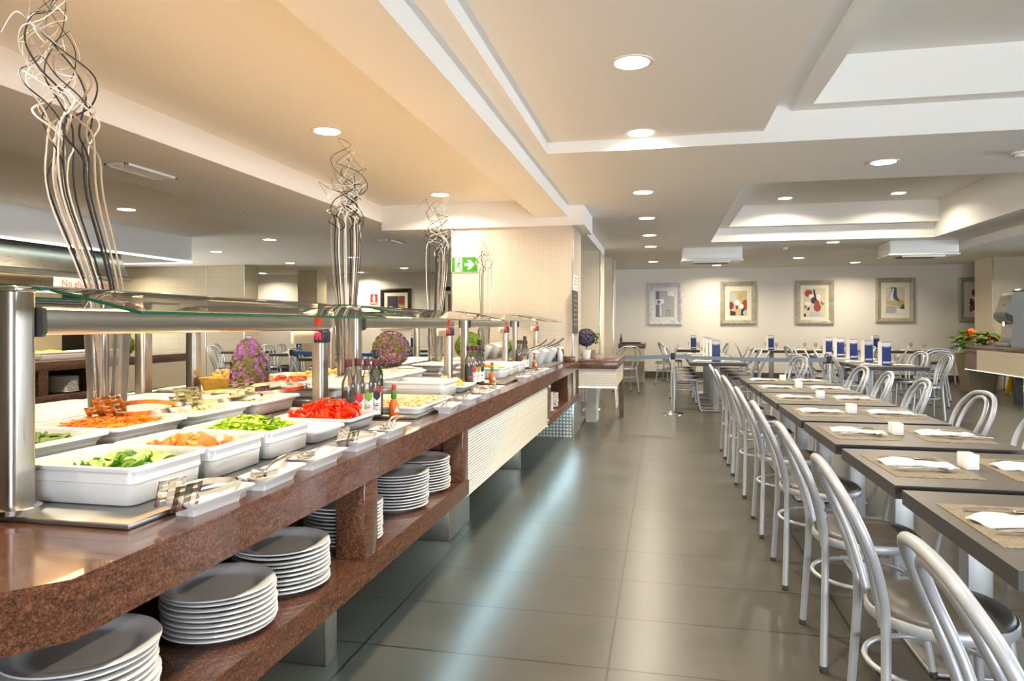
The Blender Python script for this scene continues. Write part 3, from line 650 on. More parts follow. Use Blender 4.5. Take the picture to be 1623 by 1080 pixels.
# third station
for i, (y0, y1) in enumerate(((5.60, 5.95), (5.98, 6.32), (6.35, 6.68))):
    dish(-1.70, -1.29, y0, y1, 0.967, 0.088, ['deep white dish of lettuce and tomato at the third station, the nearest', 'deep white dish at the third station, the middle one', 'deep white dish at the third station, the farthest'][i])
for i in range(3):
    dish(-2.02, -1.74, 5.42 + i * 0.45, 5.84 + i * 0.45, 1.029, 0.06, 'white dish in the second row of the third station, %s from the front' % NTH[i], taper=0.03)
dish(-2.5, -2.12, 5.45, 6.0, 1.029, 0.06, 'white dish beside the third twig vase'); dish(-2.5, -2.12, 6.05, 6.7, 1.029, 0.06, 'white dish left of the green topiary ball')
# fourth station: curved white bowls with black tongs
def curved_bowl(x, y, label, s=1.0):
    S = []
    for r_, z in ((0.55, 0), (0.72, 0.05), (0.88, 0.10), (1.0, 0.145), (0.97, 0.145), (0.84, 0.10), (0.55, 0.012)):
        ring = []
        for k in range(28):
            a = 2 * PI * k / 28; u, v = math.cos(a), math.sin(a); e = abs(u) ** 0.5 * (1 if u > 0 else -1); f = abs(v) ** 0.5 * (1 if v > 0 else -1)
            zz = z * (1 + 0.35 * (abs(v) ** 3) * (z > 0.05)); ring.append((e * 0.16 * r_ * s, f * 0.19 * r_ * s, zz * s))
        S.append(ring)
    return one('curved_bowl', loft(B(), S), 'porcelain', label, 'bowl', (x, y, 0.967))
curved_bowl(-1.46, 7.42, 'curved white bowl with black tongs, nearest of the row at the fourth station', 0.95)
curved_bowl(-1.42, 7.82, 'curved white bowl with black tongs, middle of the row at the fourth station', 0.95)
curved_bowl(-1.38, 8.24, 'curved white bowl with black tongs, farthest of the row by the tiled column', 0.95)
for i, (x, y) in enumerate(((-2.0, 7.55), (-1.98, 7.95), (-1.96, 8.32))):
    o = curved_bowl(x, y, 'tall pale bowl standing behind the curved bowls, %s from the front' % NTH[i], 0.85); o.location.z = 1.029
for i, (x, y) in enumerate(((-1.46, 7.42), (-1.42, 7.82), (-1.38, 8.24))):
    bm = B(); c = spline([(-0.14, -0.08, 0.12), (0.02, 0.02, 0.165), (0.14, 0.16, 0.22), (0.20, 0.24, 0.27)], 4); tube(bm, c, [0.007] * (len(c) // 2) + [0.011] * (len(c) - len(c) // 2), 6)
    c = spline([(-0.12, -0.10, 0.12), (0.06, 0.0, 0.155), (0.17, 0.14, 0.205)], 4); tube(bm, c, 0.006, 6)
    one('tongs', bm, 'black', 'black serving tongs resting across the %s curved bowl' % ['nearest', 'middle', 'farthest'][i], 'tongs', (x, y, 0.975))

# --- contents
rnd = random.Random(3)
def cuke(r=0.02):
    # cut slice: flesh with a thin green skin round it
    bm = lathe(B(), [(0.001, 0.0), (r * 0.9, 0.0), (r, 0.0015), (r, 0.0055), (r * 0.9, 0.007), (0.001, 0.007)], 14)
    return bm
C0 = thing('cucumber_slice', 'cut green cucumber slice in the front corner dish', 'cucumber slice', (0, 0, 0), group='cucumber slices in the front dish')
ob('flesh', lathe(B(), [(0.001, 0.0), (0.0185, 0.0), (0.0185, 0.007), (0.001, 0.007)], 14), 'cuke', C0)
ob('skin', lathe(B(), [(0.0185, 0.0), (0.0205, 0.0012), (0.0205, 0.0058), (0.0185, 0.007), (0.0185, 0.0)], 14, cap=False), 'cuke_skin', C0)
first = True
stuff('cucumber_pile', mound(0, 0, 0.25, 0.20, 0.035, 5), 'cuke', 'bed of cucumber in the front corner dish under the loose slices', 'cucumber', (-1.42, 1.625, 1.005))
for i in range(46):
    u, v = rnd.uniform(-1, 1), rnd.uniform(-1, 1); p = (-1.40 + u * 0.11, 1.63 + v * 0.085, 1.030 + 0.022 * (1 - max(abs(u), abs(v)) ** 2) + rnd.uniform(0, 0.008))
    rot = (rnd.uniform(-0.9, 0.9), rnd.uniform(-0.9, 0.9), rnd.uniform(0, 6))
    if first: C0.location = p; C0.rotation_euler = rot; first = False
    else: dup(C0, p, rot, 'cut green cucumber slice in the front corner dish')
def wedge(L_=0.07, r=0.026):
    S = []
    for i in range(9):
        a = PI * i / 8; x = -L_ / 2 * math.cos(a); q = math.sin(a) ** 0.7 * r + 0.0008
        S.append([(x, -q * 0.75, -q * 0.3), (x, 0, q * 0.75), (x, q * 0.75, -q * 0.3), (x, q * 0.4, -q * 0.62), (x, -q * 0.4, -q * 0.62)])
    return loft(B(), S)
T0 = one('tomato_wedge', wedge(), 'tomato', 'pale orange tomato wedge in the dish behind the cucumber', 'tomato wedge', group='tomato wedges')
stuff('tomato_pile', mound(0, 0, 0.24, 0.20, 0.03, 6), 'tomato', 'bed of tomato under the loose wedges behind the cucumber dish', 'tomato', (-1.43, 1.93, 1.003))
for i in range(26):
    u, v = rnd.uniform(-1, 1), rnd.uniform(-1, 1); p = (-1.43 + u * 0.11, 1.925 + v * 0.085, 1.028 + 0.026 * (1 - max(abs(u), abs(v)) ** 2) + rnd.uniform(0, 0.008)); rot = (rnd.uniform(-0.9, 0.9), rnd.uniform(-0.6, 0.6), rnd.uniform(0, 6))
    if i == 0: T0.location = p; T0.rotation_euler = rot
    else: dup(T0, p, rot, 'pale orange tomato wedge in the dish behind the cucumber')
def strip():
    c = [(0.033 * math.cos(a), 0.033 * math.sin(a), 0.006 * math.sin(3 * a)) for a in [i * 0.28 for i in range(12)]]
    bm = B(); S = []
    for i, (x, y, z) in enumerate(c):
        a = i * 0.28; d = Vector((math.cos(a), math.sin(a), 0)); w_ = 0.003; h = 0.009 * math.sin(PI * (i + 0.6) / 12.2) + 0.002
        o = Vector((x, y, z)); S.append([tuple(o + d * w_ + Vector((0, 0, h))), tuple(o - d * w_ + Vector((0, 0, h))), tuple(o - d * w_ - Vector((0, 0, h))), tuple(o + d * w_ - Vector((0, 0, h)))])
    return loft(bm, S)
P0 = one('pepper_strip', strip(), 'pepper', 'curled red pepper strip in the dish before the bottles', 'pepper strip', group='red pepper strips')
stuff('pepper_pile', mound(0, 0, 0.26, 0.24, 0.03, 8), 'pepper', 'bed of red pepper under the loose strips', 'pepper', (-1.43, 2.82, 1.0))
for i in range(60):
    u, v = rnd.uniform(-1, 1), rnd.uniform(-1, 1); p = (-1.43 + u * 0.12, 2.82 + v * 0.11, 1.018 + 0.035 * (1 - max(abs(u), abs(v)) ** 2) + rnd.uniform(0, 0.012)); rot = (rnd.uniform(-1.2, 1.2), rnd.uniform(-1.2, 1.2), rnd.uniform(0, 6))
    if i == 0: P0.location = p; P0.rotation_euler = rot
    else: dup(P0, p, rot, 'curled red pepper strip in the dish before the bottles')
bm = mound(0, 0, 0.27, 0.23, 0.05, 9); flakes(bm, rnd, 420, 0.27, 0.23, 0.05, 0.015); stuff('chopped_lettuce', bm, 'lettuce', 'bright green chopped lettuce heaped in the third front dish', 'lettuce', (-1.435, 2.23, 1.035))
bm = B(); flakes(bm, rnd, 9, 0.22, 0.2, 0.055, 0.012); stuff('radicchio', bm, 'lilac', 'few dark purple leaf pieces among the lettuce', 'salad leaf', (-1.42, 2.25, 1.04))
bm = mound(0, 0, 0.26, 0.27, 0.035, 10); shreds(bm, rnd, 420, 0.26, 0.27, 0.04, 0.05, 0.0022); stuff('grated_carrot', bm, 'carrot', 'orange grated carrot heaped in the second row dish', 'carrot', (-1.815, 2.02, 1.068))
bm = mound(0, 0, 0.26, 0.27, 0.03, 12); shreds(bm, rnd, 90, 0.25, 0.26, 0.03, 0.05, 0.006); stuff('cucumber_sticks', bm, 'leaf', 'green cucumber sticks in the dish behind the front post', 'cucumber', (-1.815, 1.66, 1.062))
bm = mound(0, 0, 0.26, 0.3, 0.025, 13); grains(bm, rnd, 160, 0.25, 0.29, 0.025, 0.008); stuff('potato_salad', bm, 'pale_food', 'pale yellow potato salad in the second row dish', 'salad', (-1.815, 2.395, 1.072))
bm = mound(0, 0, 0.26, 0.3, 0.02, 14); grains(bm, rnd, 120, 0.25, 0.29, 0.02, 0.007); stuff('bean_salad', bm, 'pale_food', 'pale salad in the dish with slotted tongs', 'salad', (-1.815, 2.79, 1.066))
bm = mound(0, 0, 0.36, 0.52, 0.022, 15); grains(bm, rnd, 900, 0.36, 0.52, 0.022, 0.0065); stuff('rice_salad', bm, 'rice', 'mixed rice salad with green and orange bits in the shallow tray', 'rice salad', (-1.405, 3.61, 0.995))
bm = B(); shreds(bm, rnd, 26, 0.16, 0.18, 0.05, 0.07, 0.011); stuff('fried_potatoes', bm, 'fried', 'golden fried potato pieces in the small white dish', 'fried potatoes', (-1.43, 4.56, 0.995))
bm = mound(0, 0, 0.3, 0.24, 0.03, 17); flakes(bm, rnd, 120, 0.26, 0.2, 0.035, 0.018); stuff('mixed_salad', bm, 'lettuce', 'lettuce heaped in the nearest deep dish of the third station', 'lettuce', (-1.45, 5.78, 1.03))
bm = B(); shreds(bm, rnd, 22, 0.28, 0.14, 0.035, 0.05, 0.012); stuff('tomato_slices', bm, 'tomato', 'tomato pieces beside the lettuce at the third station', 'tomato', (-1.50, 5.72, 1.03))
bm = B(); grains(bm, rnd, 60, 0.22, 0.24, 0.03, 0.013); stuff('orange_pieces', bm, 'fried', 'orange fruit pieces in the basket behind the cone of flowers', 'fruit', (-2.25, 3.38, 1.14))
bm = B(); grains(bm, rnd, 60, 0.26, 0.5, 0.03, 0.02); stuff('cut_fruit', bm, 'fried', 'yellow cut fruit in the dish right of the flower ball', 'fruit', (-2.24, 4.4, 1.066))
bm = B(); grains(bm, rnd, 30, 0.22, 0.2, 0.03, 0.02); stuff('red_fruit', bm, 'pepper', 'red fruit pieces left of the flower ball', 'fruit', (-2.22, 3.85, 1.062))
bm = mound(0, 0, 0.28, 0.28, 0.02, 19); stuff('marrow_slices', bm, 'pale_food', 'pale sliced marrow beside the first twig vase', 'salad', (-2.24, 2.08, 1.06))
bm = mound(0, 0, 0.28, 0.3, 0.02, 20); shreds(bm, rnd, 120, 0.26, 0.28, 0.025, 0.05, 0.0025); stuff('carrot_strips', bm, 'carrot', 'orange carrot strips in the dish behind the first vase', 'carrot', (-2.24, 1.69, 1.058))
for i in range(3):
    bm = mound(0, 0, 0.2, 0.34, 0.02, 30 + i); stuff('cold_salad', bm, 'pale_food', 'pale cold salad in the second row of the third station, %s from the front' % NTH[i], 'salad', (-1.88, 5.63 + i * 0.45, 1.062))
b0 = one('bread_basket', loft(B(), [rrect(0.26, 0.26, 0.04, 0), rrect(0.3, 0.3, 0.04, 0.07), rrect(0.28, 0.28, 0.04, 0.07), rrect(0.24, 0.24, 0.04, 0.01)]), 'fried', 'brown basket behind the cone of flowers', 'basket', (-2.25, 3.38, 1.066))

# --- plates stacked on the lower shelf
PL = lathe(B(), [(0.001, 0.0), (0.085, 0.0), (0.088, 0.004), (0.112, 0.006), (0.152, 0.019), (0.155, 0.0205), (0.153, 0.0235), (0.146, 0.0235), (0.116, 0.0165), (0.108, 0.009), (0.09, 0.0075), (0.001, 0.0075)], 44)
PLATE = one('dinner_plate', PL, 'plate', 'x', 'plate')
first = [True]
def stack(x, y, z, n, dz, where, s=1.0, jit=0.004):
    for i in range(n):
        k = n - i   # position from the top
        lb = 'white plate, topmost of the %s' % where if k == 1 else ('white plate, bottom one of the %s' % where if i == 0 else 'white plate, %s from the top, %s' % (NTH[k - 1], where))
        p = (x + rnd.uniform(-jit, jit), y + rnd.uniform(-jit, jit), z + i * dz)
        if first[0]: PLATE.location = p; PLATE['label'] = lb; PLATE['group'] = 'plates in the ' + where; o = PLATE; first[0] = False
        else: o = dup(PLATE, p, (0, 0, rnd.uniform(0, 6)), lb, 'plates in the ' + where)
        o.scale = (s, s, 1)
SX = -1.228
stack(SX, 1.275, 0.561, 11, 0.0148, 'nearest stack on the granite shelf')
stack(SX, 1.76, 0.561, 9, 0.0135, 'second stack on the granite shelf')
stack(SX, 2.09, 0.561, 10, 0.0135, 'third stack on the granite shelf')
stack(-1.235, 2.43, 0.561, 12, 0.0135, 'stack behind the granite divider') if False else stack(-1.24, 2.575, 0.561, 11, 0.0135, 'stack half hidden behind the granite divider')
stack(SX, 3.10, 0.561, 12, 0.0135, 'stack right of the granite divider')
stack(SX, 3.44, 0.561, 12, 0.0135, 'last stack before the ribbed panel')
stack(-1.23, 6.98, 0.531, 14, 0.0135, 'front stack on the far open shelf'); stack(-1.23, 7.33, 0.531, 11, 0.0135, 'back stack on the far open shelf')
stack(-7.75, 6.9, 0.521, 10, 0.0145, 'left stack under the far left buffet', 1.25); stack(-7.75, 7.75, 0.521, 14, 0.0145, 'right stack under the far left buffet', 1.25)

# --- small utensil trays along the counter edge with what lies on them
def tray_bm():
    bm = B(); loft(bm, [rrect(0.055, 0.17, 0.006, 0), rrect(0.06, 0.175, 0.006, 0.016), rrect(0.105, 0.235, 0.012, 0.026), rrect(0.108, 0.24, 0.012, 0.031), rrect(0.098, 0.228, 0.012, 0.030), rrect(0.06, 0.175, 0.01, 0.019)])
    for v in bm.verts:
        v.co.z += 0.010 * (abs(v.co.y) / 0.12) ** 3 * (v.co.z > 0.02)
    return bm
TR = one('utensil_tray', tray_bm(), 'porcelain', 'x', 'tray')
def spoon_bm(slot=False):
    bm = B(); S = []
    for i in range(9):
        t = i / 8; y = -0.05 + 0.07 * t; w_ = 0.021 * math.sin(PI * min(0.97, max(0.06, t))) ** 0.6
        S.append([(-w_, y, 0.007), (-w_ * 0.5, y, -0.004 * math.sin(PI * t)), (w_ * 0.5, y, -0.004 * math.sin(PI * t)), (w_, y, 0.007), (w_ * 0.5, y, -0.002), (-w_ * 0.5, y, -0.002)])
    loft(bm, S)
    c = spline([(0, 0.018, 0.005), (0, 0.05, 0.018), (0, 0.12, 0.022), (0, 0.20, 0.014)], 4); tube(bm, c, [0.0035] * 4 + [0.0045] * (len(c) - 4), 6)
    return bm
def tongs_bm():
    bm = B()
    for s in (-1, 1):
        c = spline([(s * 0.004, 0.11, 0.02), (s * 0.02, 0.03, 0.028), (s * 0.018, -0.04, 0.030)], 5)
        for i in range(len(c) - 1):
            a, b_ = c[i], c[i + 1]; v = [bm.verts.new(p) for p in ((a.x, a.y, a.z - 0.006), (b_.x, b_.y, b_.z - 0.006), (b_.x, b_.y, b_.z + 0.006), (a.x, a.y, a.z + 0.006), (a.x + s * 0.0015, a.y, a.z - 0.006), (b_.x + s * 0.0015, b_.y, b_.z - 0.006), (b_.x + s * 0.0015, b_.y, b_.z + 0.006), (a.x + s * 0.0015, a.y, a.z + 0.006))]
            for f in ((0, 1, 2, 3), (7, 6, 5, 4), (0, 4, 5, 1), (3, 2, 6, 7), (1, 5, 6, 2), (0, 3, 7, 4)): bm.faces.new([v[q] for q in f])
        # slotted blade: bars round three openings
        x = s * 0.018
        for y0, y1, z0, z1 in ((-0.10, -0.035, 0.006, 0.015), (-0.10, -0.035, 0.020, 0.029), (-0.10, -0.035, 0.034, 0.043), (-0.10, -0.035, 0.048, 0.053), (-0.10, -0.09, 0.006, 0.053), (-0.076, -0.058, 0.006, 0.053), (-0.044, -0.035, 0.006, 0.053)):
            bx(bm, x - 0.001, x + 0.001, y0, y1, z0, z1)
    tube(bm, spline([(-0.005, 0.108, 0.02), (0, 0.122, 0.02), (0.005, 0.108, 0.02)], 4), 0.006, 6)
    return bm
SPN = one('serving_spoon', spoon_bm(), 'cutlery', 'x', 'serving spoon'); TNG = one('slotted_tongs', tongs_bm(), 'cutlery', 'x', 'tongs')
used = {}
def put(proto, loc, rot, label, s=1.0):
    if proto.name not in used: used[proto.name] = 1; o = proto; o.location = loc; o.rotation_euler = rot; o['label'] = label
    else: o = dup(proto, loc, rot, label)
    o.scale = (s, s, s); return o
TY = [(1.575, 't', 'in front of the cucumber dish'), (1.845, 's', 'in front of the tomato dish'), (2.125, 's', 'in front of the lettuce dish'), (2.46, 't', 'in front of the low empty dish'), (2.75, 's', 'in front of the red pepper dish'),
      (3.56, 's', 'in front of the rice tray'), (3.95, 's', 'just past the rice tray'), (4.32, 't', 'in front of the deep empty dish'), (4.60, 's', 'in front of the fried potatoes'),
      (5.62, 's', 'before the nearest deep dish, third station'), (5.95, 's', 'before the middle deep dish, third station'), (6.25, 't', 'second last before the far bowls'), (6.6, 's', 'last before the far bowls')]
for i, (y, kind, where) in enumerate(TY):
    x = -1.118 if i != 0 else -1.13
    put(TR, (x, y, HC), (0, 0, -0.08 if i == 0 else rnd.uniform(-0.06, 0.06)), 'white utensil tray %s' % where)
    if kind == 't': put(TNG, (x - 0.005, y - 0.02, HC + 0.020), (-0.03, 0.22, rnd.uniform(-0.15, 0.1)), 'steel slotted tongs on the tray %s' % where, 1.35 if i == 0 else 1.15)
    else: put(SPN, (x - 0.01, y - 0.03, HC + 0.038), (0, 0.25, rnd.uniform(-0.25, 0.15)), 'steel serving spoon on the tray %s' % where, 1.15)
    if i in (1, 4, 8, 10): put(SPN, (x + 0.015, y - 0.01, HC + 0.036), (0, -0.3, rnd.uniform(0.1, 0.3)), 'second steel spoon on the tray %s' % where, 1.1)
put(TNG, (-1.74, 2.06, 1.100), (0.10, 0.55, -PI / 2 + 0.30), 'steel serving tongs lying across the grated carrot', 1.5)
put(TNG, (-1.72, 2.44, 1.100), (0.10, 0.55, -PI / 2 + 0.35), 'steel serving tongs lying across the potato salad', 1.5)
put(TNG, (-1.72, 2.80, 1.100), (0.10, 0.55, -PI / 2 + 0.75), 'steel slotted tongs on the last dish of the second row', 1.5)
put(SPN, (-1.80, 3.48, 1.098), (0.05, 0, -PI / 2 + 0.4), 'steel serving spoon on the first second row dish of the second station', 1.5)
put(SPN, (-1.80, 4.2, 1.098), (0.05, 0, -PI / 2 + 0.4), 'steel serving spoon on the third second row dish of the second station', 1.5)
put(TNG, (-1.46, 4.55, 1.03), (0.2, 0, 0.5), 'steel tongs stuck in the fried potatoes', 1.1)

# ============================================================ DINING FURNITURE
ZT = 0.80
def make_chair():
    t = thing('bistro_chair', 'x', 'chair')
    # back frame: rear legs and outer hoop in one bent tube (chair faces +X)
    half = [(-0.215, 0.235, 0.012), (-0.205, 0.205, 0.25), (-0.198, 0.178, 0.50), (-0.215, 0.205, 0.62), (-0.255, 0.243, 0.75), (-0.300, 0.232, 0.86), (-0.340, 0.160, 0.94), (-0.352, 0.065, 0.966)]
    pts = half + [(x, -y, z) for x, y, z in reversed(half)]
    bf = ob('back_frame', tube(B(), spline(pts, 5), 0.0145, 10), 'chair', t)
    half = [(-0.185, 0.082, 0.47), (-0.200, 0.090, 0.56), (-0.235, 0.125, 0.70), (-0.285, 0.135, 0.82), (-0.325, 0.095, 0.905), (-0.340, 0.035, 0.936)]
    pts = half + [(x, -y, z) for x, y, z in reversed(half)]
    ob('inner_hoop', tube(B(), spline(pts, 5), 0.0125, 10), 'chair', t)
    ob('seat', lathe(B(), [(0.001, 0.502), (0.190, 0.502), (0.203, 0.510), (0.203, 0.522), (0.192, 0.534), (0.14, 0.541), (0.001, 0.544)], 36), 'seat', t)
    ob('seat_ring', lathe(B(), [(0.196, 0.484), (0.210, 0.484), (0.214, 0.490), (0.214, 0.512), (0.210, 0.518), (0.202, 0.518), (0.196, 0.512), (0.196, 0.484)], 40, cap=False), 'chair', t)
    for s in (-1, 1):
        l = ob('leg', tube(B(), spline([(0.145, s * 0.135, 0.492), (0.165, s * 0.152, 0.30), (0.205, s * 0.185, 0.012)], 4), 0.0130, 10), 'chair', t)
        ob('foot_cap', lathe(B(), [(0.016, 0.0), (0.016, 0.022), (0.012, 0.026)], 10, 0.206, s * 0.186), 'cap', l)
        ob('foot_cap', lathe(B(), [(0.017, 0.0), (0.017, 0.022), (0.013, 0.026)], 10, -0.215, s * 0.235), 'cap', bf)
    ob('foot_ring', tube(B(), [(0.198 * math.cos(2 * PI * k / 32) - 0.015, 0.198 * math.sin(2 * PI * k / 32), 0.335) for k in range(32)], 0.009, 8, True), 'chair', t)
    return t
CH = make_chair(); cf = [True]
def chair(x, y, rz, label, group):
    if cf[0]: cf[0] = False; CH.location = (x, y, 0); CH.rotation_euler = (0, 0, rz); CH['label'] = label; CH['group'] = group; return CH
    return dup(CH, (x, y, 0), rz, label, group)
def make_table():
    t = thing('dining_table', 'x', 'table')
    bm = box(-0.4375, 0.4375, -0.42, 0.42, ZT - 0.052, ZT, 0.0)
    o = ob('tabletop', bm, 'table', t, smooth=False, extra=['table_edge'])
    for p in o.data.polygons:
        if abs(p.normal.z) < 0.5: p.material_index = 1
    ob('pedestal', box(-0.05, 0.05, -0.05, 0.05, 0.02, ZT - 0.05, 0.006), 'pedestal', t)
    ob('base_plate', box(-0.26, 0.26, -0.26, 0.26, 0.004, 0.022, 0.004), 'pedestal', t)
    ob('mounting_plate', box(-0.15, 0.15, -0.15, 0.15, ZT - 0.06, ZT - 0.051), 'table_edge', t)
    return t
TB = make_table(); tf = [True]
def table(x, y, label, group, sy=1.0):
    if tf[0]: tf[0] = False; o = TB; o.location = (x, y, 0); o['label'] = label; o['group'] = group
    else: o = dup(TB, (x, y, 0), 0, label, group)
    o.scale = (1, sy, 1); return o
# table setting: mat, paper napkin, fork, knife, spoon
MAT0 = one('placemat', box(-0.165, 0.165, -0.24, 0.24, 0, 0.0035, 0.001), 'weave', 'x', 'placemat')
def napkin_bm():
    rn = random.Random(5); bm = B(); V = {}; n = 9
    for i in range(n + 1):
        for j in range(n + 1):
            u, v = i / n - 0.5, j / n - 0.5
            V[i, j] = bm.verts.new((u * 0.15 + v * 0.07 + 0.012 * math.sin(9 * v), v * 0.27 * (1 - 0.3 * abs(u)) + 0.02 * u, 0.005 + 0.008 * (1 - abs(v) * 1.9) + 0.005 * math.sin(8 * u + 4 * v) + rn.uniform(0, 0.004)))
    for i in range(n):
        for j in range(n): bm.faces.new((V[i, j], V[i + 1, j], V[i + 1, j + 1], V[i, j + 1])).smooth = True
    r = bmesh.ops.extrude_face_region(bm, geom=bm.faces[:]); vs = [v for v in r['geom'] if isinstance(v, bmesh.types.BMVert)]; bmesh.ops.translate(bm, vec=(0, 0, -0.004), verts=vs)
    return bm
NAP0 = one('napkin', napkin_bm(), 'paper', 'x', 'napkin')
def handle(bm, y0, y1, z=0.006):
    c = [(0, y0, z), (0, y0 + 0.3 * (y1 - y0), z + 0.004), (0, y1, z - 0.001)]; sp = spline(c, 4); S = []
    for i, p in enumerate(sp):
        w_ = 0.0035 + 0.005 * (i / len(sp)) ** 2; S.append([(-w_, p.y, p.z - 0.001), (w_, p.y, p.z - 0.001), (w_, p.y, p.z + 0.0015), (-w_, p.y, p.z + 0.0015)])
    return loft(bm, S)
def fork_bm():
    bm = B(); handle(bm, -0.01, 0.12)
    bx(bm, -0.0115, 0.0115, -0.045, -0.008, 0.003, 0.006, 0.001, 1)
    for k in range(4): bx(bm, -0.0115 + k * 0.0068, -0.0085 + k * 0.0068, -0.09, -0.04, 0.0035, 0.006)
    return bm
def knife_bm():
    bm = B(); handle(bm, 0.0, 0.11); prism(bm, [(-0.008, 0.003), (0.005, 0.003), (0.009, -0.06), (0.004, -0.11), (-0.004, -0.10)], 'z', 0.003, 0.0045); return bm
def tspoon_bm():
    bm = B(); handle(bm, -0.005, 0.13); S = []
    for i in range(7):
        t = i / 6; y = -0.06 + 0.058 * t; w_ = 0.018 * math.sin(PI * min(0.96, max(0.05, t))) ** 0.6; d = 0.006 * math.sin(PI * t)
        S.append([(-w_, y, 0.009), (-w_ * 0.5, y, 0.009 - d), (w_ * 0.5, y, 0.009 - d), (w_, y, 0.009), (w_ * 0.5, y, 0.010 - d * 0.8), (-w_ * 0.5, y, 0.010 - d * 0.8)])
    return loft(bm, S)
FK0 = one('fork', fork_bm(), 'cutlery', 'x', 'fork'); KN0 = one('knife', knife_bm(), 'cutlery', 'x', 'knife'); SP0 = one('spoon', tspoon_bm(), 'cutlery', 'x', 'spoon')
SALT0 = one('salt_shaker', box(-0.027, 0.027, -0.020, 0.020, 0, 0.066, 0.004), 'porcelain', 'x', 'salt shaker')
def setting(cx, cy, side, where, detail=True):
    # side -1: diner on the -X side of the table
    rz = PI if side > 0 else 0
    z = ZT; r = random.Random(hash((round(cx, 2), round(cy, 2))) % 1000)
    put(MAT0, (cx, cy, z), (0, 0, r.uniform(-0.03, 0.03)), 'woven brown placemat, %s' % where)
    put(NAP0, (cx + 0.0 * side, cy + 0.01, z + 0.004), (0, 0, PI / 2 + r.uniform(-0.35, 0.25)) if False else (0, 0, -PI / 2 + 0.3 + r.uniform(-0.3, 0.3)), 'crumpled white paper napkin, %s' % where)
    if detail:
        a = PI / 2 if side < 0 else -PI / 2
        put(FK0, (cx + 0.02, cy + 0.15, z + 0.004), (0, 0, a + 0.05 + r.uniform(-0.1, 0.1)), 'steel fork, %s' % where, 1.15)
        put(KN0, (cx, cy - 0.11, z + 0.012), (0, 0, a + r.uniform(-0.12, 0.12)), 'steel knife, %s' % where, 1.2)
        put(SP0, (cx + 0.03, cy - 0.13, z + 0.010), (0, 0, a - 0.03 + r.uniform(-0.1, 0.1)), 'steel spoon, %s' % where, 1.15)
# the long row on the right: seven tables
ROW = [(2.85, 1.98), (3.745, 2.93), (4.70, 3.87), (5.69, 4.78), (6.65, 5.76), (7.57, 6.72), (8.44, 7.66)]
for i, (f, n) in enumerate(ROW):
    y = (f + n) / 2; sy = (f - n) / 0.84
    table(1.3125, y, 'dark brown dining table, %s of the long row on the right' % ORD[i], 'long row of dining tables', sy)
    for side, nm in ((-1, 'aisle side'), (1, 'far side')):
        setting(1.3125 + side * 0.225, y, side, '%s of the %s table in the long row' % (nm, ORD[i]))
    if i in (1, 2, 3, 4, 5, 6):
        put(SALT0, (1.285, y - 0.02, ZT), (0, 0, 0.1), 'white ceramic shaker amid the %s table in the long row' % ORD[i])
        put(SALT0, (1.285, y + 0.03, ZT), (0, 0, 0.1), 'white ceramic shaker behind another, %s table in the long row' % ORD[i])
for i, y in enumerate((1.53, 2.46, 3.28, 4.18, 5.10, 6.20, 7.05, 7.88)):
    chair(0.862, y, rnd.uniform(-0.04, 0.04), 'silver bistro chair on the aisle side of the long row, %s to the camera' % (ORD[i] if i else 'nearest'), 'chairs along the aisle')
for i, y in enumerate((4.22, 5.13, 6.20, 7.10, 7.92)):
    chair(1.72, y, PI + rnd.uniform(-0.08, 0.08), 'silver bistro chair on the far side of the long row, %s to the camera' % ORD[i], 'chairs on the far side of the long row')
# menu cards, glasses for the far tables
def make_card():
    t = thing('menu_card', 'x', 'menu card')
    ob('front', box(-0.066, 0.066, -0.003, 0.0, 0.0, 0.355), 'blue', t, rot=(-0.06, 0, 0))
    s = ob('side', box(-0.003, 0.0, 0.0, 0.075, 0.0, 0.355), 'paper', t, loc=(-0.066, 0.002, 0), rot=(0, 0, 0.45))
    ob('back', box(-0.06, 0.06, 0.0, 0.003, 0.0, 0.35), 'paper', t, loc=(0.0, 0.06, 0), rot=(0.16, 0, 0))
    bm = B(); prism(bm, [(-0.016, 0.285), (0.016, 0.285), (0.016, 0.305), (0.006, 0.305), (0.0, 0.318), (-0.006, 0.305), (-0.016, 0.305)], 'y', -0.0045, -0.003); bx(bm, -0.036, 0.036, -0.0045, -0.003, 0.272, 0.277)
    ob('emblem', bm, 'paper', t, rot=(-0.06, 0, 0)); ob('stripe', box(-0.055, 0.055, -0.0045, -0.003, 0.03, 0.058), 'stripe', t, rot=(-0.06, 0, 0))
    return t
CD0 = make_card(); GL0 = one('wine_glass', lathe(B(), [(0.033, 0), (0.033, 0.003), (0.005, 0.008), (0.004, 0.075), (0.02, 0.09), (0.034, 0.12), (0.036, 0.15), (0.031, 0.18), (0.029, 0.18), (0.034, 0.15), (0.032, 0.12), (0.018, 0.092), (0.001, 0.088)], 16), 'wine_glass', 'x', 'glass')
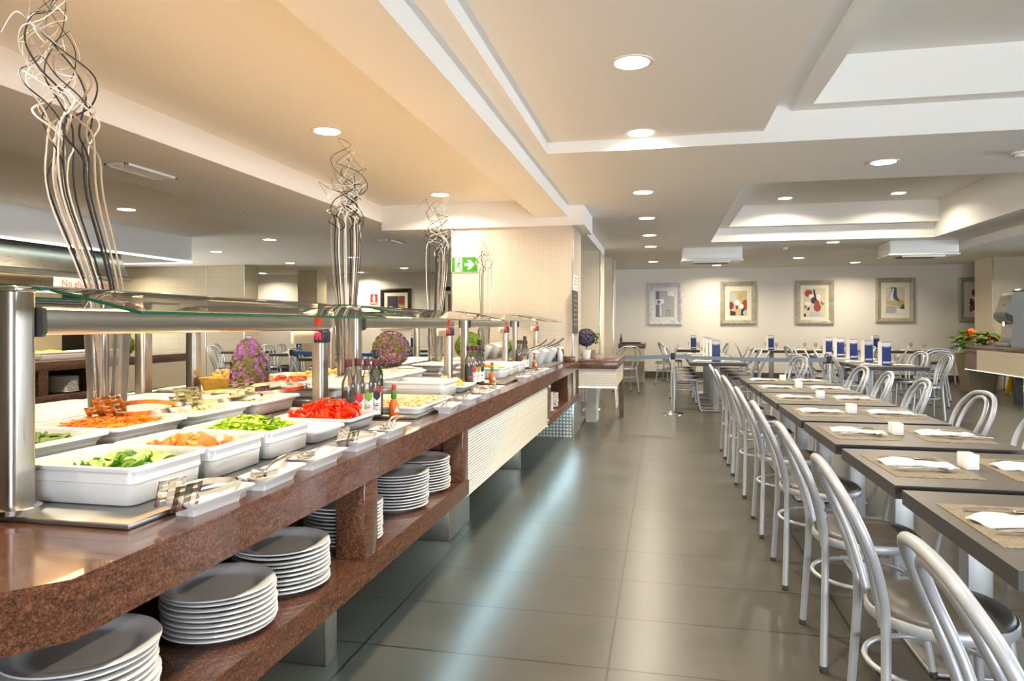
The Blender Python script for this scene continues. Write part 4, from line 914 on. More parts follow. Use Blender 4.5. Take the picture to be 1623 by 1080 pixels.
def far_table(x, y, name, group, n, card=True, glasses=True, chairs=(), sy=1.0, mats=True):
    lb = '%s table, %s' % (NTH[n], name)
    table(x, y, 'dark brown %s' % lb, group, sy)
    if mats:
        for side, nm in ((-1, 'left'), (1, 'right')): setting(x + side * 0.225, y, side, '%s side of %s' % (nm, lb), False)
    if card: put(CD0, (x + 0.0, y + 0.02, ZT), (0, 0, 0.12 + rnd.uniform(-0.05, 0.05)), 'standing blue menu card on %s' % lb)
    if glasses:
        for dx, dy, q in ((0.10, -0.1, 'before'), (-0.09, 0.18, 'behind')): put(GL0, (x + dx, y + dy, ZT), (0, 0, 0), 'stemmed glass %s the menu card, %s' % (q, lb))
    for side in chairs:
        chair(x + side * 0.47, y + rnd.uniform(-0.06, 0.06), (0 if side < 0 else PI) + rnd.uniform(-0.25, 0.25), 'silver bistro chair, %s side of %s' % ('left' if side < 0 else 'right', lb), 'chairs at %s' % name)
nm = 'far row behind the belt post'
for i in range(4): far_table(0.87, 11.95 + i * 0.93, nm, 'far row of tables behind the post', i, True, i > 0, (-1, 1))
far_table(0.75, 17.6, nm, 'far row of tables behind the post', 4, True, True, (-1, 1))
nm = 'far middle row of blue cards'
for i in range(5): far_table(3.29, 11.38 + i * 0.92, nm, 'far middle row of tables', i, True, True, (-1,) if i in (2,) else (-1, 1))
nm = 'pair under the third picture'
for i, x in enumerate((2.55, 3.42)): far_table(x, 17.6, nm, 'tables at the back wall', i, i == 0, True, (-1,) if i == 0 else (1,))
nm = 'pair under the fourth picture'
for i, x in enumerate((4.95, 5.83)): far_table(x, 17.9, nm, 'tables at the back wall right', i, i == 0, True, (-1,) if i == 0 else (1,))
chair(4.90, 14.30, PI / 2 + 0.0, 'silver bistro chair seen from behind beside the stone planter', 'free chairs')
chair(4.45, 13.2, PI / 2 + 0.25, 'silver bistro chair between the free one and the far middle row', 'free chairs')
chair(4.55, 15.6, PI - 0.3, 'silver bistro chair behind the free one, turned to the back wall', 'free chairs')
chair(1.55, 10.15, PI / 2 + 1.9, 'silver bistro chair between the long row and the far rows, behind the belt', 'free chairs')
chair(2.25, 11.0, 0.3, 'silver bistro chair leaning towards the far middle row from the left', 'free chairs')
chair(7.16, 16.62, 2.2, 'silver bistro chair seen under the coffee counter beside the yellow sign', 'free chairs')
# the room on the left, seen through the island
nm = 'room beyond the blue belt'
for i, (x, y, cards) in enumerate(((-6.0, 11.95, True), (-7.6, 13.6, True), (-4.2, 13.4, True), (-9.3, 14.4, True), (-5.9, 16.0, True), (-3.6, 16.6, True))):
    far_table(x, y, nm, 'tables in the left dining room', i, cards, True, (-1, 1))
chair(-6.75, 11.45, 0.7, 'silver bistro chair turned sideways behind the steel belt post on the left', 'free chairs')
chair(-8.6, 12.6, 0.2, 'silver bistro chair behind the copper lit posts on the left', 'free chairs')

# ------------------------------------------------------------ belt barriers
def post(x, y, label, beltm):
    t = thing('barrier_post', label, 'barrier post', (x, y, 0))
    ob('base', lathe(B(), [(0.17, 0), (0.17, 0.012), (0.13, 0.03), (0.05, 0.045), (0.03, 0.05)], 32), 'chrome', t)
    ob('tube', lathe(B(), [(0.031, 0.04), (0.031, 0.90)], 20), 'chrome', t)
    ob('head', lathe(B(), [(0.034, 0.86), (0.036, 0.87), (0.036, 0.955), (0.03, 0.965)], 20), 'cap', t)
    return t
post(0.166, 11.3, 'polished steel belt post on the aisle beside the far row of tables', 0)
post(-6.45, 11.3, 'polished steel belt post in the left room, blue belt running right', 0)
post(-1.15, 11.6, 'polished steel belt post half hidden by the small bar beside the tiled column', 0)
post(2.32, 10.62, 'polished steel belt post at the right end of the grey belt', 0)
def belt(p, q, m, label, sag=0.03):
    bm = B(); S = []
    for i in range(13):
        t = i / 12; x = p[0] + (q[0] - p[0]) * t; y = p[1] + (q[1] - p[1]) * t; z = 0.94 - sag * 4 * t * (1 - t)
        S.append([(x, y - 0.0012, z - 0.058), (x, y + 0.0012, z - 0.058), (x, y + 0.0012, z), (x, y - 0.0012, z)])
    one('barrier_belt', loft(bm, S), m, label, 'barrier belt')
belt((0.13, 11.3), (-1.12, 11.6), 'belt_grey', 'grey blue belt from the aisle post to the small bar')
belt((0.2, 11.3), (2.29, 10.62), 'belt_grey', 'long grey blue belt from the aisle post towards the right', 0.02)
belt((-6.42, 11.3), (-1.18, 11.6), 'belt', 'bright blue belt across the left dining room', 0.04)

# ============================================================ DECORATION ON THE ISLAND
def vase(x, y, idx, n, h0, lean, spread, seed, z0=1.03):
    nm = ORD[idx] if idx else 'nearest'
    rn = random.Random(seed)
    one('glass_vase', lathe(B(), [(0.058, 0), (0.060, 0.004), (0.070, 0.25), (0.080, 0.46), (0.083, 0.50), (0.080, 0.50), (0.067, 0.25), (0.056, 0.016), (0.001, 0.016)], 28), 'vase', 'tall clear glass vase holding curly twigs, %s of the four on the island' % nm, 'vase', (x, y, z0))
    bm = B()
    for _ in range(26):
        a, r = rn.uniform(0, 6.3), rn.uniform(0, 0.036); blob(bm, (r * math.cos(a), r * math.sin(a), rn.uniform(0.02, 0.075)), rn.uniform(0.012, 0.017), 1, 0.1)
    one('vase_pebbles', bm, 'pebble', 'brown pebbles in the foot of the %s glass vase' % nm, 'pebbles', (x, y, z0 + 0.005), kind='stuff')
    cnt = {}
    for i in range(n):
        a0 = rn.uniform(0, 2 * PI); r0 = rn.uniform(0.005, 0.046); a1 = a0 + rn.uniform(-0.5, 0.5); r1 = rn.uniform(0.03, 0.082)
        hz = h0 * rn.uniform(0.82, 1.02); pts = [(r0 * math.cos(a0) * 0.8, r0 * math.sin(a0) * 0.8, 0.03), (r1 * 0.8 * math.cos(a1), r1 * 0.8 * math.sin(a1), 0.46), (lean[0] * 0.5 + r1 * 1.25 * math.cos(a1), lean[1] * 0.5 + r1 * 1.25 * math.sin(a1), 0.85)]
        # curly head: the twig winds round a leaning axis
        ph = rn.uniform(0, 6.3); turns = rn.uniform(0.9, 1.9) * rn.choice((-1, 1)); nst = 9
        zc = rn.uniform(0.95, 1.1)
        R = rn.uniform(0.3, 1.0) * spread
        for k in range(nst):
            t = k / (nst - 1); rr = (0.38 * math.sin(PI * min(1, t * 1.3)) + 0.60 * t ** 1.5) * R
            a = ph + turns * 2 * PI * t
            pts.append((lean[0] * (0.55 + 0.5 * t) + rr * math.cos(a) + r1 * 1.2 * (1 - 0.85 * t) * math.cos(a1), lean[1] * (0.55 + 0.5 * t) + rr * math.sin(a) + r1 * 1.2 * (1 - 0.85 * t) * math.sin(a1), zc + (hz - zc) * t + (rn.uniform(-0.06, 0.02) if t > 0.7 else 0)))
        if rn.random() < 0.4:
            x_, y_, z_ = pts[-1]; pts += [(x_ + rn.uniform(-0.08, 0.08), y_ + rn.uniform(-0.08, 0.08), z_ + 0.03), (x_ + rn.uniform(-0.12, 0.12), y_ + rn.uniform(-0.1, 0.1), z_ - 0.06)]
        c = spline(pts, 5); m_ = len(c); k_ = rn.random(); mt, cn = ('twig_black', 'black') if k_ < 0.38 else (('twig_white', 'cream white') if k_ < 0.85 else ('twig_tan', 'tan'))
        R0 = rn.uniform(0.0028, 0.0043); rad = [R0 * (1.0 if q < m_ * 0.4 else 1 - 0.72 * (q / m_ - 0.4) / 0.6) for q in range(m_)]
        one('curly_twig', tube(B(), c, rad, 5), mt, '%s curly twig in the %s glass vase' % (cn, nm), 'twig', (x, y, z0 + 0.005), group='%s twigs in the %s vase' % (cn, nm))
vase(-2.0, 2.20, 0, 18, 1.66, (-0.20, -0.06), 0.20, 11)
vase(-2.0, 4.20, 1, 23, 1.56, (0.0, 0.0), 0.21, 22)
vase(-2.0, 6.00, 2, 18, 1.58, (0.02, 0.02), 0.25, 33)
vase(-2.0, 7.75, 3, 14, 1.50, (0.02, 0.0), 0.20, 44)

def petals(bm, rn, n, surf, size):
    for _ in range(n):
        p, nrm = surf(rn); u = nrm.orthogonal().normalized(); v = nrm.cross(u); a = rn.uniform(0, 6.3); s = size * rn.uniform(0.6, 1.3)
        c = bm.verts.new(p + nrm * s * 0.1); k = 5
        ring = [bm.verts.new(p + (u * math.cos(a + 2 * PI * q / k) + v * math.sin(a + 2 * PI * q / k)) * s + nrm * s * rn.uniform(0.15, 0.9)) for q in range(k)]
        for q in range(k): bm.faces.new((c, ring[q], ring[(q + 1) % k]))
    return bm
def ball(r, cz, zs=1.0):
    def f(rn):
        d = Vector((rn.gauss(0, 1), rn.gauss(0, 1), rn.gauss(0, 1))).normalized(); k = rn.uniform(0.93, 1.03); return Vector((d.x * r * k, d.y * r * k, cz + d.z * r * zs * k)), d
    return f
def cone(rn, H=0.30):
    t = rn.random(); a = rn.uniform(0, 6.3); r = (0.092 - 0.02 * t) * math.sqrt(max(0.0, 1 - max(0.0, (t - 0.55) / 0.45) ** 2)) * rn.uniform(0.94, 1.04)
    d = Vector((math.cos(a), math.sin(a), 0.4 * t + 0.1)).normalized(); return Vector((r * math.cos(a), r * math.sin(a), 0.01 + t * H)), d
rn = random.Random(4)
def half(f, test):
    def g(r_):
        while True:
            p, n_ = f(r_)
            if test(p): return p, n_
    return g
t = thing('flower_cone', 'rounded cone of purple and pink blossoms on the island beside the middle posts', 'flower arrangement', (-2.0, 3.10, 1.03))
ob('core', lathe(B(), [(0.075, 0), (0.085, 0.1), (0.075, 0.2), (0.05, 0.26), (0.015, 0.29)], 16), 'olive', t)
nz = lambda p: math.sin(p.x * 130 + p.z * 90) + math.sin(p.y * 120 - p.z * 105)
ob('foliage', petals(B(), rn, 900, half(cone, lambda p: nz(p) + p.x * 14 > -0.5), 0.010), 'olive', t, smooth=False)
ob('purple_blossom', petals(B(), rn, 800, half(cone, lambda p: p.z > 0.1 and nz(p) < 0.9), 0.010), 'purple', t, smooth=False)
ob('pink_blossom', petals(B(), rn, 500, half(cone, lambda p: p.z < 0.13 and nz(p) < 0.9), 0.010), 'pink', t, smooth=False)
t = thing('flower_ball', 'ball of olive leaves and purple blossoms on a short stem above the second station', 'flower arrangement', (-2.0, 4.95, 1.03))
ob('stem', lathe(B(), [(0.055, 0), (0.06, 0.05), (0.045, 0.10)], 16), 'olive', t); ob('core', blob(B(), (0, 0, 0.20), 0.125, 3), 'olive', t)
f = ball(0.132, 0.20)
ob('foliage', petals(B(), rn, 1300, f, 0.010), 'olive', t, smooth=False); ob('purple_blossom', petals(B(), rn, 550, half(f, lambda p: p.x > -0.05), 0.010), 'purple', t, smooth=False); ob('pink_blossom', petals(B(), rn, 260, half(f, lambda p: p.z < 0.17), 0.010), 'pink', t, smooth=False)
def topiary(x, y, z, r, label, sq=1.0):
    t = thing('topiary', label, 'topiary', (x, y, z)); ob('core', blob(B(), (0, 0, r), r * 0.93, 3), 'moss', t); ob('leaves', petals(B(), rn, 900, ball(r, r), 0.011), 'moss', t, smooth=False)
    return t
topiary(-2.0, 7.15, 1.03, 0.150, 'green topiary ball on the island, large one before the tiled column'); topiary(-2.16, 8.05, 1.03, 0.075, 'small green topiary ball behind the fourth twig vase', 1); topiary(-1.82, 8.45, 1.06, 0.075, 'small yellow green topiary ball beside the tall pale bowls')
t = topiary(-2.16, 8.05, 1.205, 0.085, 'flattened green topiary tuft above the small ball behind the fourth twig vase'); t.scale = (1, 1, 0.55)

# ------------------------------------------------------------ oil and vinegar bottles, sauces
def bottle(x, y, kind, label, H=0.275, r=0.031, rz=0.0, s=1.0, z=HC + 0.014):
    t = thing('oil_bottle' if kind != 'vinegar' else 'vinegar_bottle', label, 'bottle', (x, y, z), rz); t.scale = (s, s, s)
    g = 'bottle_green' if kind == 'green' else 'bottle_clear'
    prof = [(r * 0.9, 0), (r, 0.004), (r, H * 0.60), (r * 0.92, H * 0.66), (r * 0.5, H * 0.76), (r * 0.42, H * 0.80), (r * 0.40, H * 0.95), (0.001, H * 0.95)]
    body = lathe(B(), prof, 22) if kind == 'green' else lathe(B(), prof, 22)
    ob('body', body, g, t)
    ob('liquid', lathe(B(), [(r * 0.93, 0.004), (r * 0.94, H * (0.52 if kind == 'vinegar' else 0.58)), (0.001, H * (0.52 if kind == 'vinegar' else 0.58))], 18), 'liq_dark' if kind != 'green' else 'bottle_green', t) if kind in ('vinegar', 'green') else None
    ob('cap', lathe(B(), [(r * 0.52, H * 0.885), (r * 0.54, H * 0.89), (r * 0.54, H * 1.0), (r * 0.48, H * 1.01)], 16), 'black' if kind == 'green' else 'cork', t)
    if kind != 'vinegar' or True:
        bm = B(); S = []
        for zz in (H * 0.04, H * 0.44):
            S.append([(1.02 * r * math.cos(a), 1.02 * r * math.sin(a), zz) for a in [-0.95 + 1.9 * k / 8 for k in range(9)]])
        v = [[bm.verts.new(p) for p in q] for q in S]
        for k in range(8): bm.faces.new((v[0][k], v[0][k + 1], v[1][k + 1], v[1][k]))
        lm = {'vinegar': 'label_dark', 'green': 'label_dark'}.get(kind, 'paper'); l_ = ob('label', bm, lm, t)
        c2 = {'red': 'label_red', 'lime': 'label_green', 'black': 'cap', 'green': 'label_red', 'vinegar': 'label_dark'}[kind]
        bm = B(); q = [(1.04 * r * math.cos(a), 1.04 * r * math.sin(a)) for a in (-0.75, -0.4, 0.0, 0.4, 0.75)]; hs = [(0.37, 0.44), (0.33, 0.44), (0.29, 0.44), (0.32, 0.44), (0.36, 0.44)]
        v = [[bm.verts.new((p[0], p[1], H * h_[k])) for p, h_ in zip(q, hs)] for k in (0, 1)]
        for k in range(4): bm.faces.new((v[0][k], v[0][k + 1], v[1][k + 1], v[1][k]))
        ob('print', bm, c2, l_)
        bm = B()
        for z_, w_ in ((0.22, 0.5), (0.19, 0.35), (0.12, 0.6)):
            q = [(1.04 * r * math.cos(a), 1.04 * r * math.sin(a)) for a in (-w_, 0, w_)]; v = [[bm.verts.new((p[0], p[1], H * (z_ + d))) for p in q] for d in (0, 0.018)]
            for k in range(2): bm.faces.new((v[0][k], v[0][k + 1], v[1][k + 1], v[1][k]))
        ob('small_print', bm, 'orange_print' if kind != 'black' else 'grille', l_)
    return t
def sauce(x, y, label, s=1.0):
    t = thing('sauce_bottle', label, 'bottle', (x, y, HC + 0.014)); t.scale = (s, s, s)
    ob('body', lathe(B(), [(0.022, 0), (0.024, 0.003), (0.024, 0.055), (0.018, 0.072), (0.010, 0.082), (0.009, 0.12), (0.001, 0.12)], 18), 'sauce', t)
    ob('neck_band', lathe(B(), [(0.0125, 0.085), (0.0135, 0.087), (0.0135, 0.122), (0.0115, 0.124)], 14), 'label_green' if False else 'green_sign', t); ob('cap', lathe(B(), [(0.011, 0.128), (0.0115, 0.13), (0.0115, 0.152), (0.009, 0.155)], 14), 'red', t)
    ob('label', prism(B(), [(-0.016, 0.02), (0.0, 0.048), (0.016, 0.02)], 'x', 0.0245, 0.0255), 'paper', t, rot=(0, 0, -0.6))
for gi, (y0, s) in enumerate(((3.04, 1.0), (5.08, 1.0), (6.93, 1.0))):
    nm = ['first', 'second', 'third'][gi]
    bottle(-1.41, y0 - 0.065, 'vinegar', 'clear bottle half full of dark vinegar in the %s bottle group' % nm, 0.29, 0.031, -0.9)
    bottle(-1.40, y0 + 0.015, 'red', 'clear oil bottle with red and white label in the %s bottle group' % nm, 0.29, 0.031, -0.9)
    bottle(-1.39, y0 + 0.095, 'lime', 'clear oil bottle with green and white label in the %s bottle group' % nm, 0.285, 0.031, -0.9)
    bottle(-1.38, y0 + 0.17, 'black', 'clear oil bottle with grey and white label in the %s bottle group' % nm, 0.28, 0.029, -0.9)
    bottle(-1.41, y0 + 0.255, 'green', 'green olive oil bottle with dark label in the %s bottle group' % nm, 0.325, 0.034, -0.9)
    sauce(-1.30, y0 + 0.215, 'small orange hot sauce bottle with red cap by the %s bottle group' % nm, 1.0)
bottle(-1.545, 1.268, 'green', 'dark green oil bottle at the left picture edge before the front steel post', 0.27, 0.04, -0.7, 1.0, HC)
# jars at the end of the island
for i in range(3):
    t = thing('glass_jar', 'clear jar with white lid before the tiled column, %s from the left' % NTH[i], 'jar', (-1.47 + i * 0.12, 8.55 - 0.02 * i, 0.967)); t.scale = (1, 1, 1)
    ob('body', lathe(B(), [(0.05, 0), (0.052, 0.005), (0.052, 0.12), (0.042, 0.14), (0.042, 0.15)], 20), 'bottle_clear', t); ob('contents', lathe(B(), [(0.046, 0.005), (0.046, 0.08), (0.001, 0.085)], 16), 'label_green' if i == 1 else 'orange_print', t); ob('lid', lathe(B(), [(0.046, 0.15), (0.048, 0.152), (0.048, 0.17), (0.044, 0.174)], 20), 'white_plastic', t)
one('water_bottle', lathe(B(), [(0.03, 0), (0.032, 0.004), (0.032, 0.12), (0.014, 0.15), (0.013, 0.17), (0.001, 0.17)], 18), 'stripe', 'small pale bottle beside the last curved bowl', 'bottle', (-1.22, 8.44, 0.953))

# ------------------------------------------------------------ the small bar at the end of the island
t = thing('bar_counter', 'short granite topped bar with white mosaic front beside the tiled column', 'counter', (-0.83, 9.1, 0))
ob('countertop', box(-0.258, 0.27, -0.04, 1.8, 0.841, HC, 0.006), 'granite_far', t)
c = ob('mosaic_front', box(-0.255, 0.25, -0.01, 0.05, 0.60, 0.841), 'fine_y', t, smooth=False); ob('mosaic_side', box(0.20, 0.25, 0.05, 1.70, 0.60, 0.841), 'bar_x', t, smooth=False)
ob('support', box(0.19, 0.255, 1.62, 1.75, 0.0, 0.841), 'granite_far', t); ob('support', box(-0.25, -0.1, 1.0, 1.4, 0.0, 0.60), 'fine_y', t)
ob('light_strip', box(-0.25, 0.255, -0.016, 0.0, 0.592, 0.60), 'led_soft', t); ob('base_slab', box(-0.6, -0.28, 0.6, 1.4, 0.0, 0.03), 'steel', t)
def stool(x, y, label):
    t = thing('bar_stool', label, 'stool', (x, y, 0))
    for a, b_ in ((-1, -1), (1, -1), (-1, 1), (1, 1)): ob('leg', tube(B(), [(a * 0.17, b_ * 0.17, 0.0), (a * 0.13, b_ * 0.13, 0.545)], [0.014, 0.017], 8), 'white_plastic', t)
    ob('seat', loft(B(), [rrect(0.32, 0.32, 0.06, 0.54), rrect(0.36, 0.36, 0.08, 0.555), rrect(0.36, 0.36, 0.08, 0.57), rrect(0.32, 0.32, 0.06, 0.58)]), 'white_plastic', t)
stool(-0.93, 12.1, 'white stool with splayed legs behind the small bar, seen beneath it')
t = thing('flower_pot', 'dusky purple flower ball in a white pot on the small bar', 'potted plant', (-1.0, 9.38, HC))
ob('pot', lathe(B(), [(0.05, 0), (0.052, 0.004), (0.068, 0.11), (0.071, 0.125), (0.065, 0.125), (0.062, 0.11), (0.001, 0.10)], 20), 'white_plastic', t); ob('stem', tube(B(), [(0, 0, 0.1), (0.01, 0, 0.2)], 0.008, 6), 'pebble', t)
ob('core', blob(B(), (0, 0, 0.29), 0.10, 2), 'lilac', t); ob('blossom', petals(B(), rn, 500, ball(0.11, 0.29), 0.017), 'lilac', t, smooth=False); ob('leaves', petals(B(), rn, 60, lambda r_: (Vector((0.1 + r_.uniform(-0.02, 0.06), r_.uniform(-0.05, 0.05), 0.26 + r_.uniform(-0.06, 0.08))), Vector((0.6, r_.uniform(-0.5, 0.5), 0.6)).normalized()), 0.018), 'leaf', t, smooth=False)
t = thing('paper_bag', 'small beige box with leaves behind the white flower pot', 'box', (-0.93, 9.55, HC)); ob('body', box(-0.05, 0.05, -0.04, 0.04, 0, 0.12, 0.004), 'beige_plastic', t)
one('brown_vase', lathe(B(), [(0.04, 0), (0.06, 0.05), (0.07, 0.12), (0.05, 0.17), (0.065, 0.19)], 18), 'terracotta', 'brown bowl shaped ornament behind the chalkboard edge', 'ornament', (-1.28, 10.2, 1.22)); one('ornament_stand', box(-0.08, 0.08, -0.08, 0.08, 0.0, 1.22, 0.006), 'granite_far', 'brown pillar carrying the bowl ornament', 'stand', (-1.28, 10.2, 0))
# second bar near the back wall
t = thing('bar_counter', 'brown topped counter by the back wall left of the first picture', 'counter', (-0.70, 16.35, 0))
ob('countertop', box(-0.3, 0.32, 0.0, 1.3, 0.86, HC + 0.01, 0.006), 'granite_far', t); ob('front_panel', box(-0.28, 0.30, 0.03, 0.08, 0.56, 0.86), 'bar_y', t, smooth=False); ob('support', box(-0.25, 0.28, 0.9, 1.0, 0.0, 0.86), 'wall_grey', t)
one('serving_tray', loft(B(), [rrect(0.42, 0.3, 0.03, 0), rrect(0.46, 0.34, 0.03, 0.03), rrect(0.44, 0.32, 0.03, 0.03), rrect(0.42, 0.3, 0.03, 0.006)]), 'label_dark', 'dark tray on the counter by the back wall', 'tray', (-0.71, 16.65, HC + 0.01)); one('dark_bottle', lathe(B(), [(0.03, 0), (0.03, 0.12), (0.012, 0.16), (0.012, 0.22)], 14), 'label_dark', 'dark bottle at the left end of the counter by the back wall', 'bottle', (-0.94, 16.5, HC + 0.01))
chair(-0.75, 14.6, 1.9, 'silver bistro chair with white seat before the counter by the back wall', 'free chairs'); chair(0.05, 16.9, PI, 'silver bistro chair right of the counter by the back wall', 'free chairs')

# ------------------------------------------------------------ signs
t = thing('exit_sign', 'green emergency exit sign with running figure and arrow on the tiled column', 'sign', (-2.485, 8.645, 2.185))
ob('board', box(-0.172, 0.172, -0.008, 0.004, -0.095, 0.095), 'green_sign', t)
bm = B(); bx(bm, -0.176, 0.176, -0.007, 0.003, -0.099, -0.093); bx(bm, -0.176, 0.176, -0.007, 0.003, 0.093, 0.099); bx(bm, -0.176, -0.170, -0.007, 0.003, -0.099, 0.099); bx(bm, 0.170, 0.176, -0.007, 0.003, -0.099, 0.099); ob('border', bm, 'sign_light', t)
ob('door_panel', box(-0.128, -0.03, -0.0095, -0.0078, -0.085, 0.082), 'sign_light', t)
ob('arrow', prism(B(), [(0.005, -0.018), (0.065, -0.018), (0.035, -0.06), (0.075, -0.06), (0.13, 0.0), (0.075, 0.06), (0.035, 0.06), (0.065, 0.018), (0.005, 0.018)], 'y', -0.0095, -0.0078), 'sign_light', t)
fig = B()
for pts, r_ in (([(-0.068, 0.026), (-0.088, -0.008)], 0.012), ([(-0.068, 0.028), (-0.05, 0.012), (-0.03, 0.012)], 0.005), ([(-0.072, 0.03), (-0.098, 0.03), (-0.114, 0.006)], 0.005), ([(-0.088, -0.01), (-0.066, -0.034), (-0.052, -0.07), (-0.04, -0.078)], 0.007), ([(-0.09, -0.008), (-0.1, -0.04), (-0.128, -0.042)], 0.007)):
    for (a, b_), (c_, d_) in zip(pts, pts[1:]):
        dx, dz = c_ - a, d_ - b_; l = math.hypot(dx, dz); nx, nz_ = -dz / l * r_, dx / l * r_
        prism(fig, [(a + nx, b_ + nz_), (c_ + nx, d_ + nz_), (c_ - nx, d_ - nz_), (a - nx, b_ - nz_)], 'y', -0.0108, -0.0094)
prism(fig, [(-0.066 + 0.012 * math.cos(k * PI / 6), 0.055 + 0.012 * math.sin(k * PI / 6)) for k in range(12)], 'y', -0.0108, -0.0094); ob('running_figure', fig, 'green_sign', t)
t = thing('fire_sign', 'red fire extinguisher sign on the back wall left of the dark framed picture', 'sign', (-8.2, 18.995, 2.14))
ob('board', box(-0.11, 0.11, -0.008, 0.0, -0.15, 0.15), 'red', t); bm = B(); prism(bm, [(-0.035, -0.06), (0.035, -0.06), (0.035, 0.06), (0.015, 0.10), (0.015, 0.12), (-0.015, 0.12), (-0.015, 0.10), (-0.035, 0.06)], 'y', -0.011, -0.008); ob('extinguisher_pictogram', bm, 'paper', t); bm = B(); bx(bm, -0.09, 0.09, -0.011, -0.008, -0.10, -0.085); bx(bm, -0.09, 0.09, -0.011, -0.008, -0.125, -0.112); ob('print', bm, 'sign_light', t)
t = thing('chalkboard', 'dark chalkboard with faint writing on the side of the tiled column', 'chalkboard', (-1.085, 8.82, 1.57))
ob('board', box(0, 0.012, -0.24, 0.24, -0.27, 0.27), 'chalk', t); bm = B()
for k in range(7):
    for q in range(4): bx(bm, 0.012, 0.0135, -0.18 + q * 0.09, -0.18 + q * 0.09 + 0.05 * rn.uniform(0.5, 1.3), 0.20 - k * 0.06, 0.215 - k * 0.06)
ob('chalk_writing', bm, 'chalk_mark', t)
t = thing('notice', 'white notice with orange print above the chalkboard', 'notice', (-1.085, 8.85, 1.94)); ob('sheet', box(0, 0.006, -0.2, 0.2, -0.09, 0.10), 'paper', t)
bm = B()
for k in range(3): bx(bm, 0.006, 0.0075, -0.15, 0.15, 0.055 - k * 0.04, 0.075 - k * 0.04)
ob('print', bm, 'orange_print', t); bm = B(); bx(bm, 0.006, 0.0075, -0.13, -0.09, -0.075, -0.055); bx(bm, 0.006, 0.0075, 0.07, 0.11, -0.075, -0.055); ob('dots', bm, 'cap', t)
def text(name, s, size, m, parent, loc, rot):
    cu = bpy.data.curves.new(name, 'FONT'); cu.body = s; cu.size = size; cu.extrude = 0.001; cu.align_x = 'LEFT'
    tmp = bpy.data.objects.new('tmp_' + name, cu); COL.objects.link(tmp); bpy.context.view_layer.update()
    me = bpy.data.meshes.new_from_object(tmp.evaluated_get(bpy.context.evaluated_depsgraph_get())); bpy.data.objects.remove(tmp)
    me.materials.clear(); me.materials.append(M[m]); o = bpy.data.objects.new(name, me); COL.objects.link(o); o.parent = parent; o.location = loc; o.rotation_euler = rot; return o
t = thing('notice', 'white notice with orange words hanging under the steel hood', 'notice', (-7.75, 7.62, 1.93)); ob('sheet', box(-0.006, 0.0, 0.0, 0.82, -0.11, 0.11), 'paper', t)
text('orange_words', 'No gluten, gluten-', 0.125, 'orange_print', t, (0.002, 0.12, 0.005), (PI / 2, 0, PI / 2)) if False else text('orange_words', 'No gluten, condi', 0.13, 'orange_print', t, (0.002, 0.12, -0.01), (PI / 2, 0, PI / 2))

# ------------------------------------------------------------ pictures on the back wall
def picture(x0, x1, z0, z1, fm_, label, shapes, bw=0.12, mount='passe', mw=0.12, bg='cream', y=18.998):
    cx, cz = (x0 + x1) / 2, (z0 + z1) / 2; hw, hh = (x1 - x0) / 2, (z1 - z0) / 2
    t = thing('framed_picture', label, 'picture', (cx, y, cz))
    bm = B(); O = [(-hw, -hh), (hw, -hh), (hw, hh), (-hw, hh)]
    prof = [(0.0, 0.0), (0.0, -0.035), (0.35, -0.05), (0.75, -0.035), (1.0, -0.022), (1.0, 0.0)]
    rings = []
    for f, yy in prof: rings.append([bm.verts.new((a * (1 - f * bw / hw), yy, b_ * (1 - f * bw / hh))) for a, b_ in O])
    for a, b_ in zip(rings, rings[1:]):
        for k in range(4): bm.faces.new((a[k], a[(k + 1) % 4], b_[(k + 1) % 4], b_[k]))
    ob('frame', bm, fm_, t, smooth=False)
    iw, ih = hw - bw, hh - bw
    ob('mount', box(-iw - 0.004, iw + 0.004, -0.014, -0.004, -ih - 0.004, ih + 0.004), mount, t)
    pw, ph = iw - mw, ih - mw * 1.1
    p = ob('print', box(-pw, pw, -0.0165, -0.0135, -ph, ph), 'ink_' + bg, t)
    by = {}
    for i, (c, poly) in enumerate(shapes): by.setdefault(c, []).append((i, poly))
    for c, L_ in by.items():
        bm = B()
        for i, poly in L_:
            if poly[0] == 'o':
                _, u, v, r_, e = poly; poly = [(u + r_ * math.cos(k * PI / 10), v + r_ * e * math.sin(k * PI / 10)) for k in range(20)]
            prism(bm, [(max(-1, min(1, u)) * pw, max(-1, min(1, v)) * ph) for u, v in poly], 'y', -0.0172 - 0.0004 * i, -0.0160)
        ob('shape', bm, 'ink_' + c, p, smooth=False)
    return t
picture(-0.38, 0.523, 1.39, 2.517, 'silver_frame', 'silver framed pale violet abstract print, first from the left on the back wall',
        [('violet', [(-1, -1), (-0.62, -1), (-0.62, 1), (-1, 1)]), ('white', [(0.3, 0.65), (1, 0.6), (0.95, 1), (0.3, 1)]), ('white', [(-0.95, -0.05), (-0.1, 0.05), (-0.1, 0.4), (-0.95, 0.35)]), ('violet', [(-0.85, 0.02), (-0.5, 0.05), (-0.5, 0.28), (-0.85, 0.28)]), ('white', [(-0.5, -0.9), (-0.38, -0.9), (-0.42, 0.1), (-0.52, 0.1)]), ('violet', [(0.2, -0.5), (0.55, -0.5), (0.55, -0.44), (0.2, -0.44)]), ('violet', [(0.2, -0.95), (0.25, -0.95), (0.25, -0.45), (0.2, -0.45)]), ('violet', [(0.5, -0.95), (0.55, -0.95), (0.55, -0.45), (0.5, -0.45)])], 0.12, 'passe_white', 0.09, 'grey')
